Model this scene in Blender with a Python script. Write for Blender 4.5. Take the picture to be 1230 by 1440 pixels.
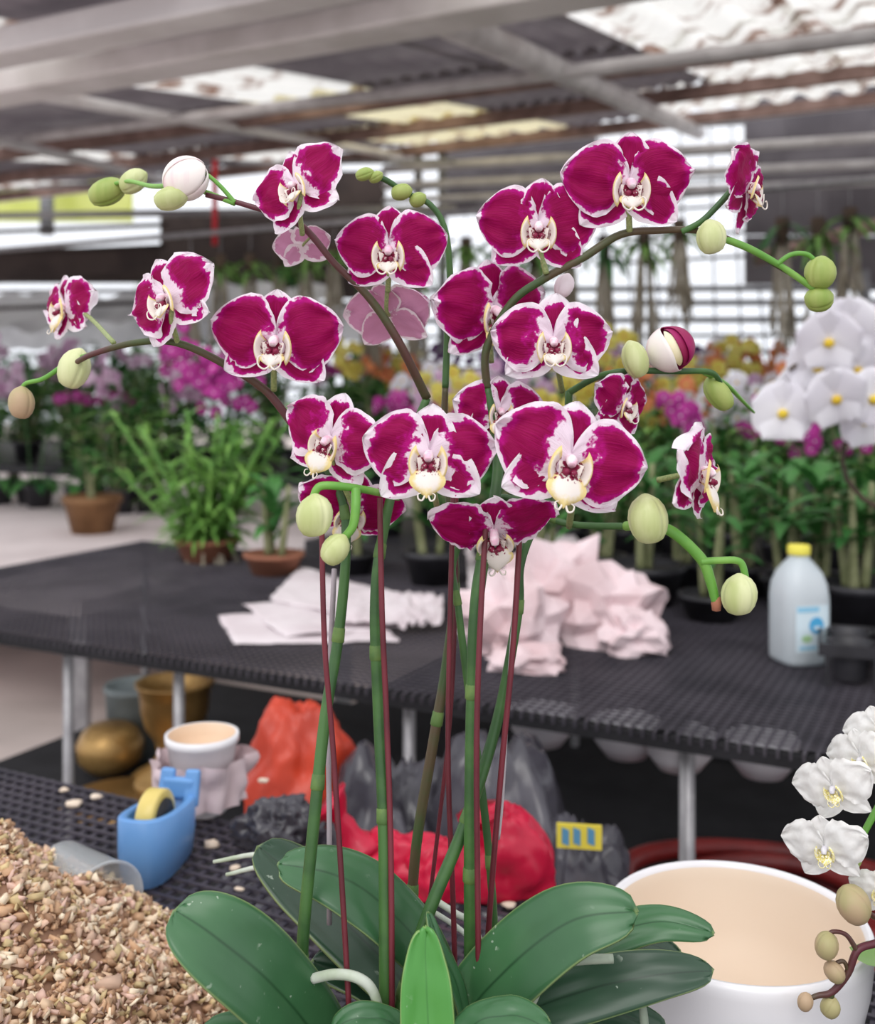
import bpy, bmesh, math, random
from mathutils import Vector, Matrix, noise
R=random.Random(7)
for o in list(bpy.data.objects): bpy.data.objects.remove(o)
S=bpy.context.scene; COL=S.collection; PI=math.pi
# ---------------------------------------------------------------- camera, sky, exposure
EYE=1.35; F=1500.0; CX=615.0; HOR=540.0
cam=bpy.data.cameras.new('camera'); co=bpy.data.objects.new('camera',cam); COL.objects.link(co); S.camera=co
co.location=(0,0,EYE); co.rotation_euler=(PI/2,0,0)
cam.sensor_fit='VERTICAL'; cam.sensor_height=36; cam.sensor_width=36; cam.lens=37.5; cam.shift_y=-0.125
cam.clip_start=.05; cam.clip_end=200
cam.dof.use_dof=True; cam.dof.focus_distance=.72; cam.dof.aperture_fstop=6.3
w=bpy.data.worlds.new('sky'); S.world=w; w.use_nodes=True
nt=w.node_tree; bg=nt.nodes['Background']
tc=nt.nodes.new('ShaderNodeTexCoord'); sx=nt.nodes.new('ShaderNodeSeparateXYZ'); rp=nt.nodes.new('ShaderNodeValToRGB')
nt.links.new(tc.outputs['Generated'],sx.inputs[0]); nt.links.new(sx.outputs['Z'],rp.inputs[0])
rp.color_ramp.elements[0].position=0; rp.color_ramp.elements[0].color=(.86,.89,.95,1)
rp.color_ramp.elements[1].position=.7; rp.color_ramp.elements[1].color=(1.0,1.0,1.03,1)
nt.links.new(rp.outputs[0],bg.inputs[0]); bg.inputs[1].default_value=1.15
sun=bpy.data.lights.new('overcast_sun','SUN'); sun.energy=.9; sun.angle=math.radians(35); sun.color=(1,.98,.95)
so=bpy.data.objects.new('overcast_sun',sun); COL.objects.link(so); so.rotation_euler=(math.radians(38),math.radians(-14),0)
S.view_settings.view_transform='Standard'; S.view_settings.look='None'; S.view_settings.gamma=1; S.view_settings.exposure=.2
S.view_settings.use_curve_mapping=False
# ---------------------------------------------------------------- frames
U=Vector((.891,-.454,0)); V=Vector((.454,.891,0))
def P(px,py,Y): return Vector(((px-CX)/F*Y,Y,EYE-(py-HOR)/F*Y))
def onZ(px,py,z): return P(px,py,(EYE-z)*F/(py-HOR))
def onB(px,py,b): return P(px,py,b/(.454*(px-CX)/F+.891))
def ab(a,b,z=0): return U*a+V*b+Vector((0,0,z))
# ---------------------------------------------------------------- materials
def lin(c):
    if isinstance(c,str): c=tuple(int(c[i:i+2],16)/255 for i in (0,2,4))
    return tuple((x/12.92 if x<=.04045 else ((x+.055)/1.055)**2.4) for x in c)+(1,)
def newmat(name):
    m=bpy.data.materials.new(name); m.use_nodes=True; m.node_tree.nodes.clear(); n=m.node_tree.nodes
    out=n.new('ShaderNodeOutputMaterial'); b=n.new('ShaderNodeBsdfPrincipled'); m.node_tree.links.new(b.outputs[0],out.inputs[0])
    return m,m.node_tree,b,out
def mixc(t,fac,a,b,bt='MIX'):
    x=t.nodes.new('ShaderNodeMix'); x.data_type='RGBA'; x.blend_type=bt
    for s,v in ((0,fac),(6,a),(7,b)):
        if isinstance(v,(int,float)): x.inputs[s].default_value=v
        elif isinstance(v,tuple): x.inputs[s].default_value=v
        else: t.links.new(v,x.inputs[s])
    return x.outputs[2]
def mth(t,op,a,b=None,c=None,clamp=False):
    x=t.nodes.new('ShaderNodeMath'); x.operation=op; x.use_clamp=clamp
    for i,v in enumerate((a,b,c)):
        if v is None: continue
        if isinstance(v,(int,float)): x.inputs[i].default_value=v
        else: t.links.new(v,x.inputs[i])
    return x.outputs[0]
def sstep(t,v,a,b):
    x=t.nodes.new('ShaderNodeMapRange'); x.interpolation_type='SMOOTHSTEP'; t.links.new(v,x.inputs[0])
    x.inputs[1].default_value=a; x.inputs[2].default_value=b; return x.outputs[0]
def nz(t,scale,detail=3,coord='Object',sc3=None,rnd=True):
    c=t.nodes.new('ShaderNodeTexCoord'); x=t.nodes.new('ShaderNodeTexNoise'); x.inputs['Scale'].default_value=scale; x.inputs['Detail'].default_value=detail
    src=c.outputs[coord]
    if sc3:
        mp=t.nodes.new('ShaderNodeMapping'); mp.inputs['Scale'].default_value=sc3; t.links.new(src,mp.inputs[0]); src=mp.outputs[0]
    if rnd:
        oi=t.nodes.new('ShaderNodeObjectInfo'); va=t.nodes.new('ShaderNodeVectorMath'); va.operation='ADD'
        m_=mth(t,'MULTIPLY',oi.outputs['Random'],37.0); t.links.new(src,va.inputs[0]); t.links.new(m_,va.inputs[1]); src=va.outputs[0]
    t.links.new(src,x.inputs['Vector']); return x.outputs[0]
def bump(t,b,h,s=.3,d=.01):
    x=t.nodes.new('ShaderNodeBump'); x.inputs['Strength'].default_value=s; x.inputs['Distance'].default_value=d
    t.links.new(h,x.inputs['Height']); t.links.new(x.outputs[0],b.inputs['Normal'])
def mat(name,c1,c2=None,scale=20,rough=.6,metal=0,trans=0,bmp=0,alpha=None,spec=.5,coord='Object',sc3=None,lo=.35,hi=.65,bd=.01):
    m,t,b,out=newmat(name); b.inputs['Roughness'].default_value=rough; b.inputs['Metallic'].default_value=metal
    b.inputs['Specular IOR Level'].default_value=spec
    col=lin(c1)
    if c2:
        n=nz(t,scale,4,coord,sc3); f=sstep(t,n,lo,hi); col=mixc(t,f,lin(c1),lin(c2)); t.links.new(col,b.inputs[0])
        if bmp: bump(t,b,n,bmp,bd)
    else: b.inputs[0].default_value=col
    if trans:
        tr=t.nodes.new('ShaderNodeBsdfTranslucent'); ms=t.nodes.new('ShaderNodeMixShader'); ms.inputs[0].default_value=trans
        if c2: t.links.new(col,tr.inputs[0])
        else: tr.inputs[0].default_value=col
        t.links.new(b.outputs[0],ms.inputs[1]); t.links.new(tr.outputs[0],ms.inputs[2]); t.links.new(ms.outputs[0],out.inputs[0])
    if alpha is not None: b.inputs['Alpha'].default_value=alpha
    return m
def petal_mat(name,edge_w,base_w,deep='8e0046',bright='bc0c86',blotch=0,speck=.0,white='f6eef4'):
    m,t,b,out=newmat(name)
    at=t.nodes.new('ShaderNodeAttribute'); at.attribute_name='pat'; s=t.nodes.new('ShaderNodeSeparateColor'); t.links.new(at.outputs['Color'],s.inputs[0])
    E_,G_,T_=s.outputs[0],s.outputs[1],s.outputs[2]
    n1=nz(t,5,4); n2=nz(t,15,4); n3=nz(t,2.2,1)
    nn=mth(t,'ADD',mth(t,'MULTIPLY',mth(t,'SUBTRACT',n2,.5),.16),mth(t,'MULTIPLY',mth(t,'SUBTRACT',n1,.5),.26+blotch))
    nn=mth(t,'ADD',nn,mth(t,'MULTIPLY',mth(t,'SUBTRACT',n3,.5),.28))
    e=mth(t,'ADD',E_,nn)
    me=sstep(t,e,edge_w-.012,edge_w+.035)
    g=mth(t,'ADD',G_,mth(t,'MULTIPLY',mth(t,'SUBTRACT',n1,.5),.55)); g=mth(t,'ADD',g,mth(t,'MULTIPLY',mth(t,'SUBTRACT',n2,.5),.25))
    mg=sstep(t,g,base_w-.02,base_w+.05)
    mask=mth(t,'MULTIPLY',me,mg)
    rim=sstep(t,e,edge_w-.0,edge_w+.22); rg=sstep(t,g,base_w,base_w+.2)
    veins=nz(t,1.0,2,'UV',(5,60,1)); vv=mth(t,'MULTIPLY',sstep(t,veins,.35,.75),.35)
    core=mixc(t,mth(t,'MULTIPLY',rim,rg),lin(bright),lin(deep)); core=mixc(t,vv,core,lin('b0106c'))
    wh=mixc(t,sstep(t,mth(t,'ADD',e,0),edge_w-.22,edge_w),lin(white),lin('f5e2f0'))
    wh=mixc(t,sstep(t,n2,.68,.72),wh,lin('c02a92')) if speck else wh
    col=mixc(t,mask,wh,core)
    ge=t.nodes.new('ShaderNodeNewGeometry')
    back=mixc(t,mth(t,'MULTIPLY',mask,.7),lin('f1e3e8'),lin('c45a9a'))
    col=mixc(t,ge.outputs['Backfacing'],col,back)
    t.links.new(col,b.inputs[0]); b.inputs['Roughness'].default_value=.6; b.inputs['Specular IOR Level'].default_value=.15
    bump(t,b,veins,.2,.02)
    tr=t.nodes.new('ShaderNodeBsdfTranslucent'); t.links.new(col,tr.inputs[0]); ms=t.nodes.new('ShaderNodeMixShader'); ms.inputs[0].default_value=.18
    t.links.new(b.outputs[0],ms.inputs[1]); t.links.new(tr.outputs[0],ms.inputs[2]); t.links.new(ms.outputs[0],out.inputs[0])
    return m
def lip_mat(name,yel=.5):
    m,t,b,out=newmat(name)
    at=t.nodes.new('ShaderNodeAttribute'); at.attribute_name='pat'; s=t.nodes.new('ShaderNodeSeparateColor'); t.links.new(at.outputs['Color'],s.inputs[0])
    n1=nz(t,22,3); n2=nz(t,9,2)
    e=mth(t,'ADD',s.outputs[0],mth(t,'MULTIPLY',mth(t,'SUBTRACT',n1,.5),.3))
    ye=mth(t,'SUBTRACT',1,sstep(t,e,.02+yel*.14,.18+yel*.3))
    col=mixc(t,mth(t,'MULTIPLY',ye,.72),lin('f7efe6'),lin('ecd25a'))
    g=mth(t,'ADD',s.outputs[1],mth(t,'MULTIPLY',mth(t,'SUBTRACT',n1,.5),.8))
    red=mth(t,'SUBTRACT',1,sstep(t,g,.3,.4))
    col=mixc(t,red,col,lin('8a1040'))
    t.links.new(col,b.inputs[0]); b.inputs['Roughness'].default_value=.45
    tr=t.nodes.new('ShaderNodeBsdfTranslucent'); t.links.new(col,tr.inputs[0]); ms=t.nodes.new('ShaderNodeMixShader'); ms.inputs[0].default_value=.2
    t.links.new(b.outputs[0],ms.inputs[1]); t.links.new(tr.outputs[0],ms.inputs[2]); t.links.new(ms.outputs[0],out.inputs[0])
    return m
def leaf_mat(name,c1,c2,mid,tip='5a5a20'):
    m,t,b,out=newmat(name)
    at=t.nodes.new('ShaderNodeAttribute'); at.attribute_name='pat'; s=t.nodes.new('ShaderNodeSeparateColor'); t.links.new(at.outputs['Color'],s.inputs[0])
    n1=nz(t,14,4); n2=nz(t,160,2); n3=nz(t,30,3)
    col=mixc(t,sstep(t,n1,.3,.7),lin(c1),lin(c2))
    d=mth(t,'ABSOLUTE',mth(t,'SUBTRACT',s.outputs[2],.5)); col=mixc(t,mth(t,'SUBTRACT',1,sstep(t,d,.0,.035)),col,lin(mid))
    col=mixc(t,mth(t,'MULTIPLY',mth(t,'MULTIPLY',sstep(t,n2,.68,.72),sstep(t,n3,.5,.6)),.5),col,lin('b9c6b4'))
    edge=mth(t,'SUBTRACT',1,sstep(t,s.outputs[0],.0,.05)); col=mixc(t,mth(t,'MULTIPLY',edge,.5),col,lin('9db070'))
    t.links.new(col,b.inputs[0]); b.inputs['Roughness'].default_value=.34; b.inputs['Specular IOR Level'].default_value=.5
    bump(t,b,n1,.15,.004)
    return m
M={}
M['dark_petal']=petal_mat('velvet_petal',.085,.13)
M['mid_petal']=petal_mat('edged_petal',.15,.25,blotch=.12)
M['white_petal']=petal_mat('white_edged_petal',.15,.27,blotch=.14)
M['dark_sepal']=petal_mat('sepal',.16,.08,blotch=.2,speck=1)
M['mid_sepal']=petal_mat('pale_sepal',.26,.15,blotch=.35,speck=1)
M['white_sepal']=petal_mat('paler_sepal',.34,.2,blotch=.4,speck=1)
M['lip']=lip_mat('lip',.35); M['lip_y']=lip_mat('lip_yellow',.9)
M['lab_yel2']=mat('cream_throat','ece0a8','f4ecd0',20,.5)
M['column']=mat('column','f4e8ec','e8b8cc',9,.5)
M['pedicel']=mat('pedicel','9aa36c','7d8f56',30,.5)
M['stem']=mat('stem_green','2f5428','436b33',35,.45)
M['stem_dark']=mat('stem_dark','3a5228','54452f',30,.45)
M['stem_bright']=mat('stem_bright','5f9a3a','7fb050',30,.45)
M['stem_purple']=mat('stem_purple','3d4a20','5a2530',12,.45,lo=.3,hi=.6)
M['node']=mat('node_sheath','64803f','4a6a34',60,.6)
M['bud']=mat('bud_green','d4d8a6','b4be7c',70,.5,sc3=(1,1,.08),lo=.3,hi=.7)
M['bud2']=mat('bud_ripe','b59a7c','a8a070',30,.55)
M['bud3']=mat('bud_small','a6b264','88a048',70,.5,sc3=(1,1,.08),lo=.3,hi=.7)
M['bud4']=mat('bud_pink','f4e6ea','e0b8c6',9,.5)
M['bowl']=mat('pale_bowl','c4c2c6','aeacb2',9,.4)
M['stake']=mat('stake_maroon','561622','702430',20,.5)
M['stake_grey']=mat('stake_grey','8d8288','a59aa0',20,.5)
M['stake_clear']=mat('stake_clear','d6d2d6','b8b0b4',20,.3)
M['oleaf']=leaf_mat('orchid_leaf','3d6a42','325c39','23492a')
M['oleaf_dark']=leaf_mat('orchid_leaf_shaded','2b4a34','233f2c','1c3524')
M['oleaf_young']=leaf_mat('orchid_leaf_young','468a38','539640','3c7c30')
M['root']=mat('aerial_root','c9cfc4','a8b49a',30,.6)
M['root_g']=mat('aerial_root_green','8d9a88','a8b4a0',30,.6)
M['mesh']=mat('coated_mesh','38353d','47434b',8,.45)
M['mesh2']=mat('coated_mesh_near','32303a','403c46',8,.45)
M['steel']=mat('galvanised_steel','8d8b8e','a3a1a3',18,.4,.3)
M['steel_l']=mat('light_steel','dcd9d9','c4c0c0',5,.5,.0)
M['beam']=mat('painted_beam','f0ecec','dcd8d6',3,.55)
M['beam2']=mat('pale_beam','f2efef','e0dcdc',2.5,.55)
M['rust']=mat('rusted_batten','a88c84','8a7068',6,.8)
M['asb']=mat('grey_roof_sheet','aea6ac','8f878e',1.6,.85,trans=.1)
M['dirty']=mat('translucent_roof_sheet','fbfaf6','96786a',3.2,.7,trans=.66,lo=.5,hi=.66)
M['yellowed']=mat('yellowed_roof_sheet','f6eecb','b4987e',2.8,.7,trans=.62,lo=.5,hi=.7)
M['concrete']=mat('concrete','cbbdb8','b0a49f',1.4,.85,bmp=.1)
M['slab']=mat('slab','efe4e4','d8cccc',1.5,.8)
M['near_black']=mat('under_bench_shade','17161a','232226',9,.9)  # near-black: shade under benches put into the floor sheet; also frames and shelf
M['black']=mat('black_plastic','232226','2f2e33',20,.5)
M['terra']=mat('terracotta','b0745a','96604a',9,.8)
M['brownpot']=mat('brown_pot','8a6440','73502f',9,.7)
M['whitepot']=mat('white_glaze','eeecee','e6e4e8',3,.22)
M['creampot']=mat('cream_inside','ddc8b2','e6d5c2',2.5,.55)
M['paperpot']=mat('cream_small','d9b899','e5cbb0',5,.6)
M['chip']=None
M['blue']=mat('blue_plastic','5f93cf','6a9dd6',6,.38)
M['tape']=mat('yellow_tape','d8c26a','e4d088',20,.35)
M['dk']=mat('dark_core','202024')
M['cup']=mat('clear_plastic','dfe4e8','cfd6da',4,.2,alpha=.42)
M['paper']=mat('newsprint','e9dfe2','ddd0d4',7,.9,trans=.1)
M['pinkpaper']=mat('pink_newsprint','e3cfd2','cbb0b2',6,.9,bmp=.3)
M['brass']=mat('brass','b8935a','8a683a',7,.35,.55)
M['greybucket']=mat('grey_bucket','8a9496','6e7678',6,.5)
M['redbag']=mat('red_plastic_bag','e2204a','c8123c',9,.35,trans=.2)
M['orangebag']=mat('orange_plastic_bag','d64a30','b83a26',9,.4,trans=.15)
M['binbag']=mat('black_bin_bag','4a4850','35333a',9,.22)
M['milk']=mat('milk_bottle','dfe6ea','cdd8de',4,.3,trans=.3)
M['cap']=mat('yellow_cap','e8dc55')
M['lab_pale']=mat('label_pale','d5e6ee'); M['lab_blue']=mat('label_blue','4aa8d8'); M['lab_sky']=mat('label_sky','8fc8e4'); M['lab_green']=mat('label_green','a8cf9a')
M['lab_yel']=mat('label_yellow','d8c640'); M['lab_navy']=mat('label_navy','4d86a8')
M['hose']=mat('red_hose','8a2a28','6e2020',9,.4)
M['redstr']=mat('red_string','c82030')
M['leaf_a']=mat('foliage_green','508a45','366e33',9,.5,trans=.15)
M['leaf_b']=mat('foliage_dark','44803f','2f6436',9,.5,trans=.15)
M['leaf_c']=mat('foliage_light','8ab85c','659a48',9,.5,trans=.2)
M['leaf_y']=mat('foliage_yellow','a9b83a','c4cf50',3,.6,trans=.3)
M['cane']=mat('pale_cane','90926c','757a52',20,.7)
M['bark']=mat('hanging_bark','5a4a3c','3f342c',9,.9)
M['rootb']=mat('dry_roots','bab2a2','948a78',9,.9)
M['fw']=mat('white_bloom','f2f0f4','e4e0e8',9,.6,trans=.2)
M['fwc']=mat('yellow_throat','e6c83a','d8b020',9,.6)
M['fy']=mat('yellow_bloom','e8e07c','d8c650',9,.6,trans=.2)
M['fo']=mat('orange_bloom','e08e5c','d0704a',9,.6,trans=.2)
M['fm']=mat('magenta_bloom','c83aa0','a8288a',9,.6,trans=.2)
M['fp']=mat('purple_bloom','7a3a88','602a70',9,.6,trans=.2)
M['fk']=mat('pale_pink_bloom','e6cfe0','c89abf',9,.6,trans=.2)
M['darkpanel']=mat('dark_wall_panel','6e696e','5a555a',1.5,.9)
M['brownwall']=mat('brown_wall','4c403c','3a302e',1.5,.9)
M['yellowwall']=mat('yellow_green_net','dfe58a','e9edaa',.8,.8,trans=.55)
M['whitesheet']=mat('white_plastic_sheet','eef0f4','c4c6cc',1.2,.6,trans=.4)
M['wgrid']=mat('grey_bars','8a8a8e','6f6f73',4,.6)
# wood chips: colour per chip
m,t,b,out=newmat('wood_chips'); at=t.nodes.new('ShaderNodeAttribute'); at.attribute_name='pat'; t.links.new(at.outputs['Color'],b.inputs[0]); b.inputs['Roughness'].default_value=.85; M['chip']=m
# ---------------------------------------------------------------- mesh helpers
def link(bm,name,mats,parent=None,smooth=True,kind=None,local=False):
    me=bpy.data.meshes.new(name); bm.to_mesh(me); bm.free()
    if not isinstance(mats,(list,tuple)): mats=[mats]
    for x in mats: me.materials.append(M[x] if isinstance(x,str) else x)
    if smooth:
        for p in me.polygons: p.use_smooth=True
    return place(me,name,parent,kind,local)
def place(me,name,parent=None,kind=None,local=False):
    o=bpy.data.objects.new(name,me); COL.objects.link(o)
    if parent:
        o.parent=parent
        if not local: o.matrix_parent_inverse=Matrix.Translation(-WL(parent))
    if kind: o['kind']=kind
    return o
def WL(o):
    v=Vector(o.location)
    return v
def thing(name,label,cat,loc=(0,0,0),group=None,rz=0):
    o=bpy.data.objects.new(name,None); COL.objects.link(o); o.location=loc; o.rotation_euler=(0,0,rz); o.empty_display_size=.02
    o['label']=label; o['category']=cat
    if group: o['group']=group
    return o
def tag(o,label,cat,group=None,kind=None):
    o['label']=label; o['category']=cat
    if group: o['group']=group
    if kind: o['kind']=kind
    return o
def copy_tree(o,parent=None):
    c=o.copy(); COL.objects.link(c)
    if parent: c.parent=parent
    for ch in KIDS.get(o.name,[]) or list(o.children): copy_tree(ch,c)
    return c
KIDS={}
def shift(o,loc):  # base to the object's origin
    loc=Vector(loc); o.data.transform(Matrix.Translation(-loc)); o.location=loc; return o
def cr(pts,k=6):
    pts=[Vector(p) for p in pts]; n=len(pts); out=[]
    for i in range(n-1):
        p0=pts[max(i-1,0)];p1=pts[i];p2=pts[i+1];p3=pts[min(i+2,n-1)]
        for j in range(k):
            t=j/k; out.append(.5*((2*p1)+(-p0+p2)*t+(2*p0-5*p1+4*p2-p3)*t*t+(-p0+3*p1-3*p2+p3)*t**3))
    out.append(pts[-1].copy()); return out
def lerpl(vals,t):
    x=t*(len(vals)-1); i=min(int(x),len(vals)-2); return vals[i]+(vals[i+1]-vals[i])*(x-i)
def tube(bm,pts,r,n=8,mi=0):
    pts=[Vector(p) for p in pts]; N=len(pts); rs=r if isinstance(r,(list,tuple)) else [r]
    if len(rs)==1: rs=list(rs)*2
    T=(pts[1]-pts[0]).normalized(); a=T.orthogonal().normalized(); rings=[]
    for i,p in enumerate(pts):
        T=(pts[min(i+1,N-1)]-pts[max(i-1,0)]).normalized()
        a=(a-T*a.dot(T)).normalized(); b_=T.cross(a); rr=lerpl(rs,i/(N-1))
        rings.append([bm.verts.new(p+(a*math.cos(2*PI*k/n)+b_*math.sin(2*PI*k/n))*rr) for k in range(n)])
    for i in range(N-1):
        for k in range(n):
            f=bm.faces.new((rings[i][k],rings[i][(k+1)%n],rings[i+1][(k+1)%n],rings[i+1][k])); f.material_index=mi
    for ring in (rings[0][::-1],rings[-1]):
        f=bm.faces.new(ring); f.material_index=mi
def lathe(bm,prof,c=(0,0,0),n=32,mi=0,axis=None):
    c=Vector(c); rot=Vector((0,0,1)).rotation_difference(Vector(axis)).to_matrix() if axis is not None else Matrix.Identity(3)
    rings=[]
    mis=mi if isinstance(mi,list) else [mi]*(len(prof)-1)
    for r,z in prof:
        if r<1e-5: rings.append([bm.verts.new(c+rot@Vector((0,0,z)))])
        else: rings.append([bm.verts.new(c+rot@Vector((r*math.cos(2*PI*k/n),r*math.sin(2*PI*k/n),z))) for k in range(n)])
    for i in range(len(prof)-1):
        A,B=rings[i],rings[i+1]
        for k in range(n):
            k2=(k+1)%n
            if len(A)==1 and len(B)==1: continue
            vs=(A[0],B[k2],B[k]) if len(A)==1 else ((A[k],A[k2],B[0]) if len(B)==1 else (A[k],A[k2],B[k2],B[k]))
            f=bm.faces.new(vs); f.material_index=mis[i]
def box(bm,c,d,rz=0,mi=0,bev=0):
    c=Vector(c); m_=Matrix.Rotation(rz,3,'Z'); vs=[]
    for x in (-.5,.5):
        for y in (-.5,.5):
            for z in (-.5,.5): vs.append(bm.verts.new(c+m_@Vector((x*d[0],y*d[1],z*d[2]))))
    fs=[(0,1,3,2),(4,6,7,5),(0,4,5,1),(2,3,7,6),(0,2,6,4),(1,5,7,3)]
    for f in fs: q=bm.faces.new([vs[i] for i in f]); q.material_index=mi
def barbox(bm,a,b,w,h,up=Vector((0,0,1)),mi=0):
    a=Vector(a);b=Vector(b);t=(b-a).normalized(); s=t.cross(up).normalized(); u2=s.cross(t); vs=[]
    for p in (a,b):
        for x,y in ((-1,-1),(1,-1),(1,1),(-1,1)): vs.append(bm.verts.new(p+s*x*w/2+u2*y*h/2))
    for k in range(4): f=bm.faces.new((vs[k],vs[(k+1)%4],vs[4+(k+1)%4],vs[4+k])); f.material_index=mi
    bm.faces.new(vs[3::-1]).material_index=mi; bm.faces.new(vs[4:]).material_index=mi
def grid(bm,fn,nu,nv,pat=None,mi=0,flip=False,uv=False):
    lay=bm.verts.layers.float_color.get('pat') or bm.verts.layers.float_color.new('pat') if pat else None
    ul=(bm.loops.layers.uv.get('UVMap') or bm.loops.layers.uv.new('UVMap')) if uv else None
    vs=[]; prm={}
    for i in range(nu+1):
        row=[]
        for j in range(nv+1):
            s=i/nu; t=j/nv*2-1; v=bm.verts.new(fn(s,t)); prm[v]=(s,t)
            if pat: c=pat(s,t); v[lay]=(c[0],c[1],c[2],1)
            row.append(v)
        vs.append(row)
    for i in range(nu):
        for j in range(nv):
            q=(vs[i][j],vs[i+1][j],vs[i+1][j+1],vs[i][j+1])
            f=bm.faces.new(q[::-1] if flip else q); f.material_index=mi
            if uv:
                for l in f.loops: s,t=prm[l.vert]; l[ul].uv=(s,t*.5+.5)
    return vs
# ---------------------------------------------------------------- floor, ceiling, far structure
bm=bmesh.new(); box(bm,(0,14,-.05),(60,44,.1)); o=link(bm,'floor',['concrete'],smooth=False); o['kind']='structure'
mt=None
bm=bmesh.new(); c=ab(2.6,4.9,.005); box(bm,c,(9.9,8.0,.01),rz=math.atan2(-.454,.891)); tag(link(bm,'under_bench_shade',['near_black'],smooth=False),'added black sheet standing in for shade on the floor under the benches','mat')  # added dark sheet that stands in for shade under benches and tables
def roofz(b): return EYE+1.1+.15*b
ceil=bpy.data.objects.new('ceiling',None); COL.objects.link(ceil); ceil['kind']='structure'; ceil.location=(0,0,0)
def sheet_bm(a0,a1,b0,b1,trap):
    bm=bmesh.new(); n=28
    def fn(s,t):
        a=a0+(a1-a0)*s; b_=b0+(b1-b0)*(t*.5+.5); ph=a/(.333 if trap else .15)*2*PI
        h=(max(-1,min(1,1.8*math.sin(ph)))*.042) if trap else math.sin(ph)*.02
        return ab(a,b_,roofz(b_)+.06+h+.004*t)
    grid(bm,fn,n,4); return bm
rowsb=[(2.6,4.42),(4.35,6.62),(6.55,8.75),(8.68,10.9)]
for ri,(b0,b1) in enumerate(rowsb):
    a=-14.0
    while a<5.0:
        tr=None
        k=round(a)
        if (k,ri) in ((-5,0),(-5,1),(-9,1),(-9,2),(-8,3),(-12,2),(-12,3)): tr='dirty'
        if (k,ri) in ((-5,2),(-5,3),(-6,3)): tr='yellowed'
        if k in (-2,-1) or (k,ri)==(-3,3): tr='dirty'
        o=link(sheet_bm(a,a+1.04,b0-.05,b1+.05,tr is not None),'roof_sheet',[tr or 'asb'],ceil)
        a+=1.0
for b_ in (4.38,6.9,8.72,10.85):
    bm=bmesh.new(); barbox(bm,ab(-14,b_,roofz(b_)-.03),ab(5,b_,roofz(b_)-.03),.07,.11); link(bm,'batten',['rust'],ceil,smooth=False)
def beam(name,a,b_,w,h,m_):
    bm=bmesh.new(); barbox(bm,a,b_,w,h); o=link(bm,name,[m_],smooth=False)
    md=o.modifiers.new('b','BEVEL'); md.width=.015; md.segments=2; o['kind']='structure'; return o
beam('trim_1',ab(-9,3.38,roofz(3.38)-.1),ab(1.5,3.38,roofz(3.38)-.1),.2,.12,'beam2')
beam('trim_2',ab(-9,3.98,roofz(3.98)-.14),ab(3,3.98,roofz(3.98)-.14),.24,.12,'beam')
def pipe(name,pts,r,m_='steel_l',n=12,k=1):
    bm=bmesh.new(); tube(bm,pts if k==1 else cr(pts,k),r,n); return link(bm,name,[m_])
def spipe(pts,r,lab,m_='steel_l',name='pipe'):
    o=pipe(name,pts,r,m_); o['kind']='structure'; return o
spipe([onB(-400,247,5.9),onB(1500,16,5.9)],.042,'','steel_l','trim_3')
spipe([ab(-2.1,4.2,roofz(4.2)-.13),ab(-2.68,11.4,roofz(11.4)-.13)],.075,'','steel_l','trim_4')
spipe([ab(-4.85,4.1,roofz(4.1)-.08),ab(-6.1,11.4,roofz(11.4)-.08)],.04,'','beam2','trim_5')
spipe([ab(-6.3,5.2,roofz(5.2)-.13),ab(-9,10.4,roofz(10.4)-.13)],.04,'','beam2','trim_6')
spipe([ab(-13,10.95,roofz(10.9)-.02),ab(4,10.95,roofz(10.9)-.02)],.07,'','beam','trim_7')
# far wall of the next bay
B=11.6
wb=bpy.data.objects.new('wall_back',None); COL.objects.link(wb); wb['kind']='structure'
def quadwall(x0,x1,y0,y1,m_,b_=B,name='wall_panel',par=wb,nx=1):
    for i in range(nx):
        xa=x0+(x1-x0)*i/nx; xb=x0+(x1-x0)*(i+1)/nx
        p=[onB(xa,y0,b_),onB(xb,y0,b_),onB(xb,y1,b_),onB(xa,y1,b_)]
        g=(p[1]-p[0]).normalized()*.0015
        bm=bmesh.new(); d=V*.04
        f=[bm.verts.new(q) for q in (p[0]+g,p[1]-g,p[2]-g,p[3]+g)]; k=[bm.verts.new(v.co+d) for v in f]
        bm.faces.new(f[::-1]); bm.faces.new(k)
        for j in range(4): bm.faces.new((f[j],f[(j+1)%4],k[(j+1)%4],k[j]))
        link(bm,name,[m_],par,smooth=False)
quadwall(1046,1400,95,330,'darkpanel',nx=6)
quadwall(1046,1400,332,400,'darkpanel',nx=5)
quadwall(628,838,150,302,'darkpanel',nx=5)
quadwall(400,540,240,420,'brownwall',nx=3)
quadwall(225,400,300,440,'brownwall',nx=4)
quadwall(-300,185,238,312,'yellowwall',nx=6,b_=13)
quadwall(-300,222,348,398,'brownwall',nx=4,b_=9.3)
# white low tunnel on the left
bm=bmesh.new()
A0=ab(-13,8.6,1.55);A1=ab(-6.9,8.6,1.55)
def fn(s,t): a=-14+7.6*s; return ab(a,9+1.2*(t*.5+.5),2.02+.5*(t*.5+.5)+.04*math.sin(a*9)+.05*math.sin(a*2.1))
grid(bm,fn,60,4); link(bm,'roof_sheet',['whitesheet'],wb)
def fn(s,t): a=-14+7.6*s; return ab(a,11.,1.85+.42*(t*.5+.5)+.02*math.sin(a*9))
bm=bmesh.new(); grid(bm,fn,60,4); link(bm,'roof_sheet',['whitesheet'],wb)
for y in (322,352,392,430):
    bm=bmesh.new(); tube(bm,[onB(-150,y+10,8.9),onB(235,y-6,8.9)],.025,6); link(bm,'crossbar',['brownwall'],wb)
bm=bmesh.new(); tube(bm,[onB(66,235,12.6),onB(66,330,12.6)],.12,8); link(bm,'post',['wgrid'],wb)
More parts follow.
